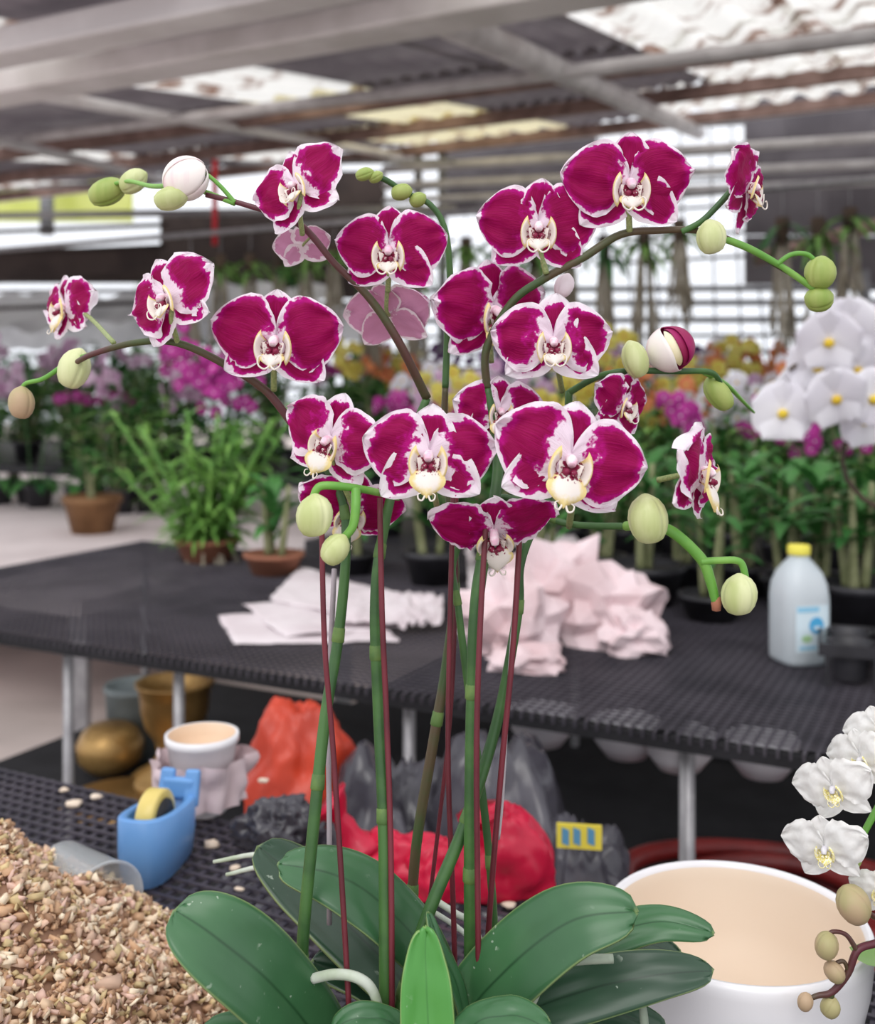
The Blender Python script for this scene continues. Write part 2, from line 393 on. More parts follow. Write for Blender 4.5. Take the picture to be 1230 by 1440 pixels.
for y,x0,x1,r in ((262,-60,245,.03),(300,-60,640,.045),(232,-60,640,.025)):
    bm=bmesh.new(); tube(bm,[onB(x0,y+4,10.4),onB(x1,y-6,10.4)],r,6); link(bm,'crossbar',['steel'],wb)
# light rails in front of the dark bay
for k,(y0,y1,r) in enumerate(((238,196,.05),(262,235,.045),(282,262,.035))):
    bm=bmesh.new(); tube(bm,[onB(540,y0,10.6),onB(1400,y1-12,10.6)],r,8); link(bm,'rail',['steel_l'],wb)
# trellis of bars far behind (sky beyond)
for y in (408,428,452,474,497,520,546):
    bm=bmesh.new(); tube(bm,[onB(-200,y+3,B+.3),onB(1400,y-4,B+.3)],.022 if y%4 else .035,5); link(bm,'crossbar',['wgrid'],wb)
for i in range(26):
    x=500+i*38; top=400 if (x<835 or x>1046) else 165
    bm=bmesh.new(); tube(bm,[onB(x+R.uniform(-6,6),top,B+.3),onB(x+14,560,B+.3)],.011,5); link(bm,'upright',['wgrid'],wb)
for y in (185,225,262,300,338,372):
    bm=bmesh.new(); tube(bm,[onB(560,y+8,B+.3),onB(640,y,B+.3)],.02,5); tube(bm,[onB(835,y,B+.3),onB(1050,y-12,B+.3)],.02,5); link(bm,'crossbar',['wgrid'],wb)
for x,y0,y1,r in ((848,440,560,.09),(622,170,560,.05),(588,150,560,.05),(1215,380,560,.05)):
    bm=bmesh.new(); tube(bm,[onB(x,y0,10.9),onB(x,y1,10.9)],r,8); link(bm,'post',['wgrid'],wb)
bm=bmesh.new(); tube(bm,[onB(x_,y_,9.5) for x_,y_ in ((1060,365),(1110,352),(1200,325),(1300,300))],.06,6); link(bm,'crossbar',['rust'],wb)
# ---------------------------------------------------------------- benches
def bench(name,a0,a1,b0,b1,z,sp,mt_,label,legs,bw,fringe=0,over=.0):
    t=thing(name,label,'bench',ab((a0+a1)/2,(b0+b1)/2,0))
    bm=bmesh.new(); n=int((a1-a0)/sp)
    for i in range(n+1):
        a=a0+i*sp; barbox(bm,ab(a,b0-fringe,z-bw*.8),ab(a,b1,z-bw*.8),bw,bw*.5)
        if fringe: barbox(bm,ab(a,b0-fringe,z-bw*.6),ab(a,b0-fringe,z-.016),bw*.7,bw*.7,up=U)
    n=int((b1-b0)/(sp))
    for i in range(n+1):
        b_=b0+i*sp; barbox(bm,ab(a0,b_,z-bw*.35),ab(a1,b_,z-bw*.35),bw*.8,bw*.5)
    link(bm,'mesh_top',[mt_],t,smooth=False,kind='stuff')
    bm=bmesh.new()
    for (p,q) in (((a0,b0),(a1,b0)),((a0,b1),(a1,b1)),((a0,b0),(a0,b1)),((a1,b0),(a1,b1)),(((a0+a1)/2,b0),((a0+a1)/2,b1))):
        barbox(bm,ab(*p,z-.022),ab(*q,z-.022),.025,.02)
    link(bm,'frame',['near_black'],t,smooth=False)
    for (a,b_) in legs:
        bm=bmesh.new(); tube(bm,[ab(a,b_,0),ab(a,b_,z-.03)],.0115,10); link(bm,'leg',['steel'],t)
    return t
def AB(p): p=Vector((p[0],p[1],0)); return (p.dot(U),p.dot(V))
legs2=[]
for px,Y in ((72,2.3),(208,2.12),(560,1.92),(915,1.53),(948,1.66)): legs2.append(AB(P(px,900,Y)))
legs2=[(a,max(b_,1.72)) for a,b_ in legs2]+[(-2.55,2.8),(-1,2.8),(.6,2.8),(1.5,2.8)]
bench('mesh_bench',-2.63,1.7,1.69,2.88,.8,.019,'mesh','long dark mesh bench across the middle carrying crumpled paper and a milk bottle',legs2,.0052,fringe=.02)
legs1=[(-1.5,.35),(1.3,.35),(-1.5,1.04),(1.3,1.04)]
bench('mesh_bench',-1.6,1.4,.28,1.085,.8,.0185,'mesh2','near dark mesh bench holding the tape dispenser, wood chips and white pot',legs1,.006)
def slab_table(label,a0,a1,b0,b1,z,m_,th=.06,name='display_table'):
    t=thing(name,label,'table',ab((a0+a1)/2,(b0+b1)/2,0)); bm=bmesh.new()
    box(bm,ab((a0+a1)/2,(b0+b1)/2,z-th/2),(a1-a0,b1-b0,th),rz=math.atan2(-.454,.891)); link(bm,'table_top',[m_],t,smooth=False)
    for a in (a0+.1,(a0+a1)/2,a1-.1):
        for b_ in (b0+.1,b1-.1):
            bm=bmesh.new(); box(bm,ab(a,b_,(z-th)/2),(.06,.06,z-th)); link(bm,'leg',['steel'],t,smooth=False)
    return t
slab_table('low black shelf in the shade underneath the middle mesh bench',-2.32,1.6,1.22,2.85,.35,'near_black',.03,'low_shelf')
slab_table('low pale table at the left beyond the mesh bench',-8.6,-2.95,2.9,5.2,.55,'slab')
slab_table('black table carrying the row of plants right behind the mesh bench',-2.2,6.5,3.25,4.9,.78,'black')
slab_table('black table under the far rows of flowering orchids',-9,8,5.6,8.4,.75,'black')
# ---------------------------------------------------------------- background plant kit
def leafblade(bm,base,dirv,L,W,droop,mi=0,n=5,w0=.3,curl=0):
    dirv=Vector(dirv).normalized(); side=dirv.cross(Vector((0,0,1)));  side=side.normalized() if side.length>.05 else Vector((1,0,0))
    prev=None
    for i in range(n+1):
        s=i/n; p=base+dirv*L*s+Vector((0,0,-droop*s*s*L)); wd=W*(w0+(1-w0)*math.sin(PI*min(1,s*1.15)**.8) if s<.98 else .05)
        if i==n: wd=W*.06
        v=(bm.verts.new(p-side*wd+Vector((0,0,wd*.25))),bm.verts.new(p),bm.verts.new(p+side*wd+Vector((0,0,wd*.25))))
        if prev:
            for k in (0,1): f=bm.faces.new((prev[k],prev[k+1],v[k+1],v[k])); f.material_index=mi
        prev=v
def bloom_mesh(name,r,mp,mc,np_=5,wide=.42):
    bm=bmesh.new()
    for k in range(np_):
        a=2*PI*k/np_+PI/2; W_=wide*(1.25 if k in (1,4) else .85)*r
        d=Vector((math.cos(a),0,math.sin(a))); s_=Vector((-math.sin(a),0,math.cos(a)))
        grid(bm,lambda s,t:d*r*s*(1-.12*t*t*s)+s_*t*W_*max(0,math.sin(PI*min(1,s**.95)))**.55+Vector((0,(.12*t*t-.1*s)*r+(0 if k in (1,4) else .02*r),0)) if s>0 else d*r*.05,(12 if r>.05 else 5),(8 if r>.05 else 4))
    lathe(bm,[(0,-.16*r),(.12*r,-.1*r),(.16*r,0),(.1*r,.08*r),(0,.1*r)],(0,-.06*r,-.05*r),8,1,axis=(0,-1,-.4))
    me=bpy.data.meshes.new(name); bm.to_mesh(me); bm.free(); me.materials.append(M[mp]); me.materials.append(M[mc])
    for p in me.polygons: p.use_smooth=True
    return me
BL={}
for k,mp,mc,r in (('w','fw','fwc',.035),('y','fy','fo',.034),('o','fo','fy',.032),('m','fm','fw',.032),('p','fp','fw',.028),('k','fk','fm',.034),('W','fw','fwc',.055)):
    BL[k]=bloom_mesh('bloom',r,mp,mc,5,.62 if k=='W' else .5)
def pot_bm(r,h,z=0):
    bm=bmesh.new(); lathe(bm,[(0,z),(r*.72,z),(r*.97,z+h*.8),(r*1.05,z+h*.82),(r*1.05,z+h),(r*.93,z+h),(r*.9,z+h*.86),(0,z+h*.84)],n=20); return bm
def proto_plant(name,label,cat,kind,col,seed,potm='black'):
    rr=random.Random(seed); t=thing(name,label,cat)
    pr=rr.uniform(.06,.075); ph=.1
    link(pot_bm(pr,ph),'pot',[potm],t,local=True)
    z0=Vector((0,0,ph*.84))
    if kind=='phal':
        for k in range(6):
            a=k*2.4+rr.uniform(-.3,.3); bm=bmesh.new(); leafblade(bm,z0,(math.cos(a),math.sin(a),.8),rr.uniform(.14,.22),.032,.75,n=6,w0=.5); link(bm,'leaf',['leaf_b' if k%2 else 'leaf_a'],t,local=True)
        nst=1+(seed%2)
        for q in range(nst):
            a=rr.uniform(0,2*PI); H=rr.uniform(.38,.5); d=Vector((math.cos(a),math.sin(a),0))
            pts=[z0,z0+Vector((0,0,H*.6))+d*.03,z0+Vector((0,0,H))+d*.1,z0+Vector((0,0,H*.98))+d*.22]
            pp=cr(pts,5); bm=bmesh.new(); tube(bm,pp,[.004,.002],6); link(bm,'stem',['stem'],t,local=True)
            for i in range(6):
                p=pp[-1-i]; o=place(BL[col],'bloom',t,local=True); o.location=p+Vector((rr.uniform(-.02,.02),-.02,-.02)); o.rotation_euler=(rr.uniform(-.2,.4),0,rr.uniform(-.9,.9))
    else:
        nc=6
        for q in range(nc):
            a=q*2*PI/nc+rr.uniform(-.3,.3); d=Vector((math.cos(a),math.sin(a),0)); H=rr.uniform(.26,.42)
            top=z0+Vector((0,0,H))+d*.1; pp=cr([z0+d*.03,z0+Vector((0,0,H*.5))+d*.05,top],5)
            bm=bmesh.new(); tube(bm,pp,[.008,.007,.004],6); link(bm,'cane',['cane'],t,local=True)
            bm=bmesh.new()
            for i in range(16):
                p=pp[1+int(i*.6)] if 1+int(i*.6)<len(pp) else pp[-1]; b_=a+(i%2)*PI+rr.uniform(-.9,.9)
                leafblade(bm,p,(math.cos(b_),math.sin(b_),.9),rr.uniform(.12,.22),.017,.6,n=4,w0=.6)
            link(bm,'foliage',['leaf_a' if q%3 else 'leaf_c'],t,local=True)
            if col and q%3!=2:
                st=cr([top,top+Vector((0,0,.1))+d*.05,top+Vector((0,0,.14))+d*.14],4)
                bm=bmesh.new(); tube(bm,st,.002,5); link(bm,'stem',['stem'],t,local=True)
                for i in range(8):
                    p=st[-1-i%7]+Vector((0,0,rr.uniform(-.03,.05))); o=place(BL[col],'bloom',t,local=True); o.location=p+Vector((rr.uniform(-.03,.03),rr.uniform(-.03,0),rr.uniform(-.03,.02))); o.rotation_euler=(rr.uniform(-.2,.4),0,rr.uniform(-1,1))
    return t
CNAME={'w':'white','y':'yellow','o':'orange','m':'magenta','p':'purple','k':'pale pink',None:'no'}
PR={}
sd=1
for kind in ('phal','dend'):
    for c_ in ('w','y','o','m','p','k',None):
        if c_ is None and kind=='phal': continue
        PR[(kind,c_)]=(kind,c_,sd); sd+=1
PT={}
PLACED=[]
def put(kind,c_,loc,rz,label,group,sc=1):
    PLACED.append((c_,label,None,loc))
    key=(kind,c_); 
    if key not in PT:
        o=proto_plant('potted_orchid','x','orchid',kind,c_,PR[key][2]); PT[key]=o
    else: o=copy_tree(PT[key])
    o.location=loc; o.rotation_euler=(0,0,rz); o.scale=(sc,)*3; o['label']=label; o['group']=group; PLACED[-1]=(c_,label,o,loc); return o
rowspec=[ # b, z, a-range, step, group phrase
 (3.5,.78,-1.75,.3,.17,'first row behind the mesh bench'),
 (3.85,.78,-2.0,.4,.2,'second row behind the mesh bench'),
 (4.35,.78,-2.15,.5,.25,'third row behind the mesh bench'),
 (5.85,.75,-3.4,.6,.3,'front row of the far table'),
 (6.8,.75,-4.2,.8,.36,'back row of the far table')]
kinds=[('dend','y'),('dend','y'),('dend','w'),('dend','k'),('dend','o'),('phal','m'),('dend','o'),('phal','w'),('dend','k'),('dend','p'),('phal','k'),('phal','y'),('dend','w'),('dend','m')]
RR=random.Random(5)
for ri,(b_,z,a0,a1,st,ph) in enumerate(rowspec):
    a=a0; i=0
    while a<a1:
        bb=b_+RR.uniform(-.05,.05); p=ab(a,bb,z); px=CX+F*p.x/p.y
        if -80<px<1330:
            k=kinds[RR.randrange(len(kinds))]
            if ri==0: k=('dend',None) if RR.random()<.35 else ('dend',RR.choice('oykwwm'))
            if ri==1: k=(k[0],k[1])
            zone='right' if px>1000 else ('centre' if px>600 else 'left')
            put(k[0],k[1],p,RR.uniform(-.7,.7),ph,'%s orchids in the %s'%(CNAME[k[1]],ph),RR.uniform(.95,1.15)*(.8,.95,1.02,1.15,1.25)[ri])
        a+=st*RR.uniform(.85,1.15); i+=1
# left rows on pale table and beyond
for (b_,z,x0,x1,n,ph) in ((5.0,.55,-60,170,5,'front'),(5.12,.55,-40,210,4,'second'),(6.0,.75,-90,420,9,'far'),(6.9,.75,-90,520,10,'farthest')):
    for i in range(n):
        px=x0+(x1-x0)*i/(n-1); p=onB(px,600,b_); p.z=z
        k=RR.choice([('dend',None),('dend','k'),('dend',None),('phal','k'),('phal','m')])
        put(k[0],k[1],p,R.uniform(-.7,.7),ph+' row of the left tables','%s-bloom orchids in the %s left row'%(CNAME[k[1]],ph),1.5)
ORD=['leftmost','second','third','fourth','fifth','sixth','seventh','eighth','ninth','tenth','eleventh','twelfth','thirteenth','fourteenth']
from collections import defaultdict
dd=defaultdict(list)
for c_,l,o,p in PLACED: dd[(c_,l)].append((p.x/p.y,o))
for (c_,l),L_ in dd.items():
    L_.sort(key=lambda x:x[0]); nm={'w':'white-flowered','y':'yellow-flowered','o':'orange-flowered','m':'magenta-flowered','p':'purple-flowered','k':'pale-pink-flowered',None:'flowerless'}[c_]
    for i,(q,o) in enumerate(L_):
        o['label']=('only %s potted orchid in the %s'%(nm,l)) if len(L_)==1 else ('leftmost %s potted orchid in the %s'%(nm,l) if i==0 else '%s %s potted orchid from left in the %s'%(ORD[i],nm,l))
# pots in a row along the back of bench two
def cpot(px,Y,r,h,m_,label,plant=None,z=.8):
    c=P(px,HOR,Y); c.z=z; t=thing('potted_orchid',label,'orchid',c)
    o=link(pot_bm(r,h),'pot',[m_],t,local=True)
    rr=random.Random(int(px)); z0=Vector((0,0,h*.84))
    if plant=='vanda':
        bm=bmesh.new()
        for k in range(22):
            bx=Vector((rr.uniform(-.19,.17),rr.uniform(-.1,.1),0)); H=rr.uniform(.1,.34)
            ax=cr([z0+bx*.2,z0+bx*.8+Vector((0,0,H*.5)),z0+bx*1.7+Vector((0,0,H+.08))],5)
            tube(bm,ax,.006,5)
            for i in range(26):
                p=ax[int(i*10/26)]+Vector((0,0,rr.uniform(0,.02))); a=rr.uniform(0,6.28)
                leafblade(bm,p,(math.cos(a),math.sin(a),rr.uniform(.3,1.0)),rr.uniform(.12,.2),.007,.5,n=4,w0=.9)
        link(bm,'foliage',['leaf_c'],t,local=True,kind='stuff')
        bm=bmesh.new()
        for k in range(50):
            a=rr.uniform(0,6.28); leafblade(bm,z0,(math.cos(a),math.sin(a),1.4),rr.uniform(.1,.25),.004,1.5,n=6,w0=.9)
        link(bm,'roots',['rootb'],t,local=True,kind='stuff')
    else:
        for k in range(3):
            a=rr.uniform(0,6.28); d=Vector((math.cos(a),math.sin(a),0))*rr.uniform(.01,.03)
            bm=bmesh.new(); tube(bm,cr([z0+d,z0+d*1.5+Vector((0,0,.1)),z0+d*2+Vector((0,0,rr.uniform(.16,.28)))],4),[.012,.01,.006],7); link(bm,'cane',['cane'],t,local=True)
        for k in range(16):
            a=rr.uniform(0,6.28); bm=bmesh.new(); leafblade(bm,z0+Vector((0,0,rr.uniform(.04,.26))),(math.cos(a),math.sin(a),rr.uniform(.7,1.5)),rr.uniform(.16,.28),.02,.6,n=6,w0=.5); link(bm,'leaf',['leaf_a'],t,local=True)
    return t
cpot(292,3.33,.1,.07,'terra','grassy-leaved orchid in a terracotta saucer pot at the left back of the mesh bench','vanda')
cpot(385,3.1,.085,.06,'terra','small orchid in the second terracotta pot on the mesh bench, left of the stakes')
cpot(608,2.95,.08,.09,'black','bare canes in a black pot at the back of the mesh bench behind the stakes')
cpot(905,2.68,.1,.1,'black','orchid canes in a wide black pot behind the crumpled paper')
cpot(1000,2.5,.075,.06,'black','low orchid in a shallow black pot beside the milk bottle')
cpot(1205,2.42,.08,.1,'black','leafy orchid in a black pot behind the black tray at the right edge')
cpot(1110,2.62,.07,.08,'black','orchid in a black pot directly behind the milk bottle')
cpot(500,3.1,.06,.06,'black','small black potted orchid between terracotta pot and bare canes')
for i_,(px_,Y_) in enumerate(((700,3.05),(770,3.1),(845,2.95),(955,2.85),(1050,2.78),(1150,2.62),(1245,2.6))):
    cpot(px_,Y_,.07,.08,'black','narrow-leaved green orchid in black pot, %s from left of the second pot line'%('first','second','third','fourth','fifth','sixth','seventh')[i_])
c=cpot(130,5.75,.15,.2,'brownpot','orchid canes in a big brown pot at the left on the pale table',z=.55)
# magenta cluster plant behind vanda
t=thing('potted_orchid','big magenta orchid spray rising behind the grassy-leaved plant at left','orchid',onZ(300,745,.78)+Vector((0,0,0)))
t.location=ab(-2.0,3.5,.78); link(pot_bm(.07,.12),'pot',['black'],t,local=True)
tp=t.location
pts=cr([tp+Vector((0,0,.1)),P(330,640,tp.y),P(300,545,tp.y),P(270,500,tp.y)],6); bm=bmesh.new(); tube(bm,pts,[.006,.003],6); link(bm,'stem',['stem'],t)
for i in range(75):
    px=R.gauss(290,30); py=525+ (px-290)*.42+R.gauss(0,20); px=max(232,min(365,px))
    o=place(BL['m'],'bloom',t,local=True); o.location=P(px,py,tp.y+R.uniform(-.06,.06))-tp; o.rotation_euler=(R.uniform(-.3,.4),R.uniform(0,6),R.uniform(-1,1)); o.scale=(.95,)*3
# white clump right
t=thing('white_orchid','cluster of big white orchids with yellow throats on a brown staked stem, right edge','orchid',ab(.25,2.6,.8)); tp=Vector(t.location); t.location=tp
link(pot_bm(.07,.1),'pot',['black'],t,local=True)
Yc=tp.y
bm=bmesh.new(); tube(bm,cr([tp+Vector((0,0,.08)),P(1212,700,Yc),P(1205,560,Yc),P(1190,470,Yc),P(1110,520,Yc-.05)],6),[.006,.004],7); link(bm,'stem',['bark'],t)
for px,py in ((1125,555),(1100,580),(1150,515),(1175,560),(1165,480),(1205,520),(1215,470),(1228,560),(1195,460),(1138,545),(1215,590),(1185,500)):
    o=place(BL['W'],'bloom',t,local=True); o.location=P(px,py,Yc-R.uniform(.0,.12))-tp; o.rotation_euler=(R.uniform(-.1,.35),R.uniform(-.3,.3),R.uniform(-.5,.5)); o.scale=(1.25,)*3
for k in range(5):
    a=k*1.3+.5; bm=bmesh.new(); leafblade(bm,Vector((0,0,.09)),(math.cos(a),math.sin(a),.9),.26,.045,.6,n=7,w0=.5); link(bm,'leaf',['leaf_a'],t,local=True)
# banana-like big leaf clump right
t=thing('broad_leaf_plant','broad glossy green leaves spreading behind the milk bottle at right','plant',ab(.1,2.78,.8)); tp=Vector(t.location)
link(pot_bm(.07,.09),'pot',['black'],t,local=True)
for (x1,y1,w_) in ((1130,735,.04),(1235,700,.045),(1080,700,.03),(1215,790,.04),(1160,650,.035),(1040,690,.03),(1260,640,.04)):
    tipp=P(x1,y1,tp.y-.05); b0=tp+Vector((0,0,.08)); d=tipp-b0; bm=bmesh.new(); leafblade(bm,b0,d+Vector((0,0,.4*d.length)),d.length*1.1,w_,.4,n=8,w0=.35); link(bm,'leaf',['leaf_a'],t)
# hanging orchids
def hanging(seed,label):
    rr=random.Random(seed); t=thing('hanging_orchid',label,'orchid'); bm=bmesh.new()
    tube(bm,[(0,0,0),(0,0,-.16)],.003,5); tube(bm,[(0,0,-.16),(.01,0,-.36)],[.04,.06,.03],7,mi=1)
    link(bm,'mount',['steel','bark'],t,local=True)
    bm=bmesh.new()
    for k in range(26):
        a=rr.uniform(0,6.28); x=Vector((math.cos(a)*.03,math.sin(a)*.03,-.3))
        tube(bm,cr([x,x*1.6+Vector((0,0,-.06)),x*1.9+Vector((rr.uniform(-.04,.04),rr.uniform(-.03,.03),-rr.uniform(.1,.4)))],3),.008,4)
    link(bm,'roots',['rootb'],t,local=True,kind='stuff')
    bm=bmesh.new()
    for k in range(12):
        a=rr.uniform(0,6.28); leafblade(bm,Vector((0,0,-.2-rr.uniform(0,.1))),(math.cos(a),math.sin(a),.3),rr.uniform(.14,.26),.02,.9,n=4,w0=.6)
    link(bm,'foliage',['leaf_b' if seed%2 else 'leaf_c'],t,local=True); return t
hz=[(268,338,6.0),(310,350,6),(352,345,6),(392,352,5.6),(430,345,6),(470,350,6.2),(520,360,6),(585,352,5.8),(655,362,6),(708,360,6.2),(752,358,6),(800,352,5.8),(850,345,6),(905,338,6),(955,342,6.1),(1100,352,6),(1150,345,6),(1195,340,6)]
bm=bmesh.new(); tube(bm,[ab(-9,6.0,2.42),ab(6,6.0,2.42)],.02,8); link(bm,'trim_8',['steel'])['kind']='structure'
HP=[hanging(11,''),hanging(12,''),hanging(14,'')]
HO=['first','second','third','fourth','fifth','sixth','seventh','eighth','ninth']
for i,(px,py,b_) in enumerate(hz):
    o=HP[i] if i<3 else copy_tree(HP[i%3]); p=onB(px,py,6.0); p.z=2.41; o.location=p; o.rotation_euler=(0,0,R.uniform(0,6)); o.scale=(1,1,R.uniform(.8,1.25))
    o['label']='bare-rooted orchid hanging from the roof rail, '+(HO[i]+' from the left' if i<9 else HO[17-i]+' from the right'); o['group']='bare-rooted orchids hanging from the rail'
tag(link((lambda b:(tube(b,[onB(302,225,6.02),onB(302,345,6.02)],.022,6),b)[1])(bmesh.new()),'red_strap',['redstr']),'red strap hanging from the roof at upper left','strap')
# trees beyond
def bush(name,label,c,rx,rz_,n,m_,lw=.05):
    t=thing(name,label,'tree',c); rr=random.Random(int(c[0]*100)); bm=bmesh.new()
    for k in range(n):
        d=Vector((rr.gauss(0,1),rr.gauss(0,1),rr.gauss(0,1))).normalized()*rr.uniform(.5,1); p=Vector((d.x*rx,d.y*rx,rz_+.3+d.z*rz_))
        leafblade(bm,p,(rr.uniform(-1,1),rr.uniform(-1,1),rr.uniform(-.5,1)),rr.uniform(.12,.25),lw,.4,n=2)
    link(bm,'crown',[m_],t,local=True,kind='stuff')
    bm=bmesh.new(); tube(bm,[(0,0,0),(0,0,rz_)],[.08,.05],7); link(bm,'trunk',['bark'],t,local=True)
for (x,y,b_,rx,rz_,n,m_,l) in ((20,0,9.7,.75,.75,900,'leaf_b','dark bush at the far left beyond the plant tables'),(215,0,12.3,.4,1.45,900,'leaf_c','tall light green tree left of the brown wall'),(160,0,9.7,.7,.8,700,'leaf_b','dark bush below the tall light green tree'),
   (330,0,9.7,.75,.8,800,'leaf_b','dark bush in front of the brown wall, left of the magenta spray'),(520,0,9.7,.72,.72,700,'leaf_a','green bush behind the centre stems'),(720,0,9.7,.75,.6,800,'leaf_c','light green bush behind the centre flowers'),(960,0,9.7,.75,.6,800,'leaf_a','green bush in the right distance'),(1180,0,9.7,.75,.62,800,'leaf_b','dark bush at the far right beyond the flower rows')):
    p=onB(x,600,b_); bush('bush',l,(p.x,p.y,0),rx,rz_,n,m_)
# ---------------------------------------------------------------- things on the benches
Z=.8
# milk bottle
def rsq(r,k,n=32):
    out=[]
    for i in range(n):
        a=2*PI*i/n; c_,s_=math.cos(a),math.sin(a); f=(abs(c_)**k+abs(s_)**k)**(-1/k); out.append((r*f*c_,r*f*s_))
    return out
p=onZ(1123,930,Z); t=thing('milk_bottle','white plastic milk bottle with yellow cap and blue label on the mesh bench','bottle',p,rz=.25)
bm=bmesh.new(); prof=[(.040,0,4),(.047,.004,4),(.049,.012,4),(.049,.13,4),(.047,.155,3.5),(.040,.178,3),(.028,.196,2.4),(.0205,.205,2),(.019,.212,2),(.019,.224,2)]
rings=[[bm.verts.new((x,y,z)) for x,y in rsq(r,k)] for r,z,k in prof]
for A,Bq in zip(rings,rings[1:]):
    for i in range(32): bm.faces.new((A[i],A[(i+1)%32],Bq[(i+1)%32],Bq[i]))
bm.faces.new(rings[0][::-1]); bm.faces.new(rings[-1]); link(bm,'body',['milk'],t,local=True)
bm=bmesh.new(); lathe(bm,[(0,.212),(.0215,.212),(.022,.215),(.022,.228),(.020,.231),(0,.231)],n=28); link(bm,'cap',['cap'],t,local=True)
def facefn(x,z,off=.0): # front (-y) surface of the bottle
    k=4; r=.049; y=-(max(0,(1-(abs(x)/r)**k)))**(1/k)*r; return Vector((x,y-off,z))
def patch(x0,x1,z0,z1,off,name,m_,par,shape='rect'):
    bm=bmesh.new()
    if shape=='rect': grid(bm,lambda s,t:facefn(x0+(x1-x0)*s,z0+(z1-z0)*(t*.5+.5),off),8,4)
    else:
        cx,cz=(x0+x1)/2,(z0+z1)/2; 
        c0=bm.verts.new(facefn(cx,cz,off)); rg=[bm.verts.new(facefn(cx+(x1-x0)/2*math.cos(a*PI/12),cz+(z1-z0)/2*math.sin(a*PI/12),off)) for a in range(24)]
        for i in range(24): bm.faces.new((c0,rg[i],rg[(i+1)%24]))
    return link(bm,name,[m_],par,local=True)
lab=patch(-.036,.036,.03,.12,.0008,'label','lab_pale',t)
patch(-.034,.012,.108,.118,.0014,'printed_band','lab_sky',lab); patch(-.010,.022,.066,.098,.0016,'printed_circle','lab_blue',lab,'c'); patch(-.026,-.004,.05,.064,.0016,'printed_leaf','lab_green',lab,'c')
patch(-.030,.006,.036,.042,.0016,'printed_band','lab_sky',lab); patch(.0,.015,.074,.080,.002,'printed_mark','lab_pale',lab)
# black tray
p=onZ(1245,965,Z); t=thing('seedling_tray','black plastic tray of round pot holes at the right edge of the mesh bench','tray',p,rz=-.35)
bm=bmesh.new()
for i in range(3):
    for j in range(2):
        c=(-.06+i*.085,.01+j*.085,0); lathe(bm,[(.030,.008),(.034,.05),(.036,.075),(.0415,.077),(.0425,.073),(.036,.071),(.033,.045),(.029,.01),(0,.008)],c,16)
link(bm,'cups',['black'],t,local=True)
bm=bmesh.new(); 
for q in range(2): box(bm,(.025,-.035+q*.17,.066),(.28,.006,.022))
for q in range(2): box(bm,(-.112+q*.274,.05,.066),(.006,.175,.022))
for i in range(4):
    for j in range(2): box(bm,(-.1+i*.083,-.035+j*.17,.03),(.008,.008,.06))
link(bm,'rim',['black'],t,local=True,smooth=False)
# paper sheets
def sheet(c4,label,m_='paper',amp=.012,lift=0,name='newspaper_sheet',seed=0,zs=(0,0,0,0),n=22,crease=0,cat='paper'):
    q=[onZ(x,y,Z+lift+zs[i]) if True else 0 for i,(x,y) in enumerate(c4)]
    bm=bmesh.new()
    def fn(s,t):
        t=t*.5+.5; e=1+.0*s
        js=s+.03*noise.noise(Vector((t*9,seed,s*2)))*(1 if s in (0,1) else .2); jt=t+.03*noise.noise(Vector((s*9,seed+5,t*2)))
        v=(q[0]*(1-js)+q[1]*js)*(1-jt)+(q[3]*(1-js)+q[2]*js)*jt
        h=noise.noise(Vector((s*3+seed,t*3,0)))*amp+abs(noise.noise(Vector((s*7+seed,t*6,3))))*amp*.6
        if crease: h+=(.5-abs(noise.noise(Vector((s*5+seed,t*5,1))))-abs(noise.noise(Vector((s*11,t*11,seed)))) *.5)*crease
        return v+Vector((0,0,max(h,-.001)+.003+amp*.2))
    grid(bm,fn,n,n); c=sum(q,Vector())/4; o=link(bm,name,[m_]); shift(o,(c.x,c.y,Z))
    md=o.modifiers.new('s','SOLIDIFY'); md.thickness=.0012; tag(o,label,cat); return o
sheet(((305,868),(330,908),(560,905),(520,852)),'flat bottom white newsprint sheet, left front of the paper stack',amp=.006)
sheet(((340,852),(400,900),(600,880),(500,838)),'second white newsprint sheet fanned over the left stack',amp=.008,lift=.004,seed=3)
sheet(((420,800),(380,845),(520,880),(560,838)),'newsprint sheet standing up highest at the back of the left stack',amp=.01,lift=.008,seed=6)
sheet(((475,832),(470,880),(600,885),(590,842)),'thin newsprint sheet with crumpled right edge in the left stack',amp=.02,lift=.012,seed=9,crease=.015)
sheet(((560,842),(560,890),(622,882),(622,848)),'small torn newsprint piece at the right end of the left stack',amp=.02,lift=.01,seed=12,crease=.03)
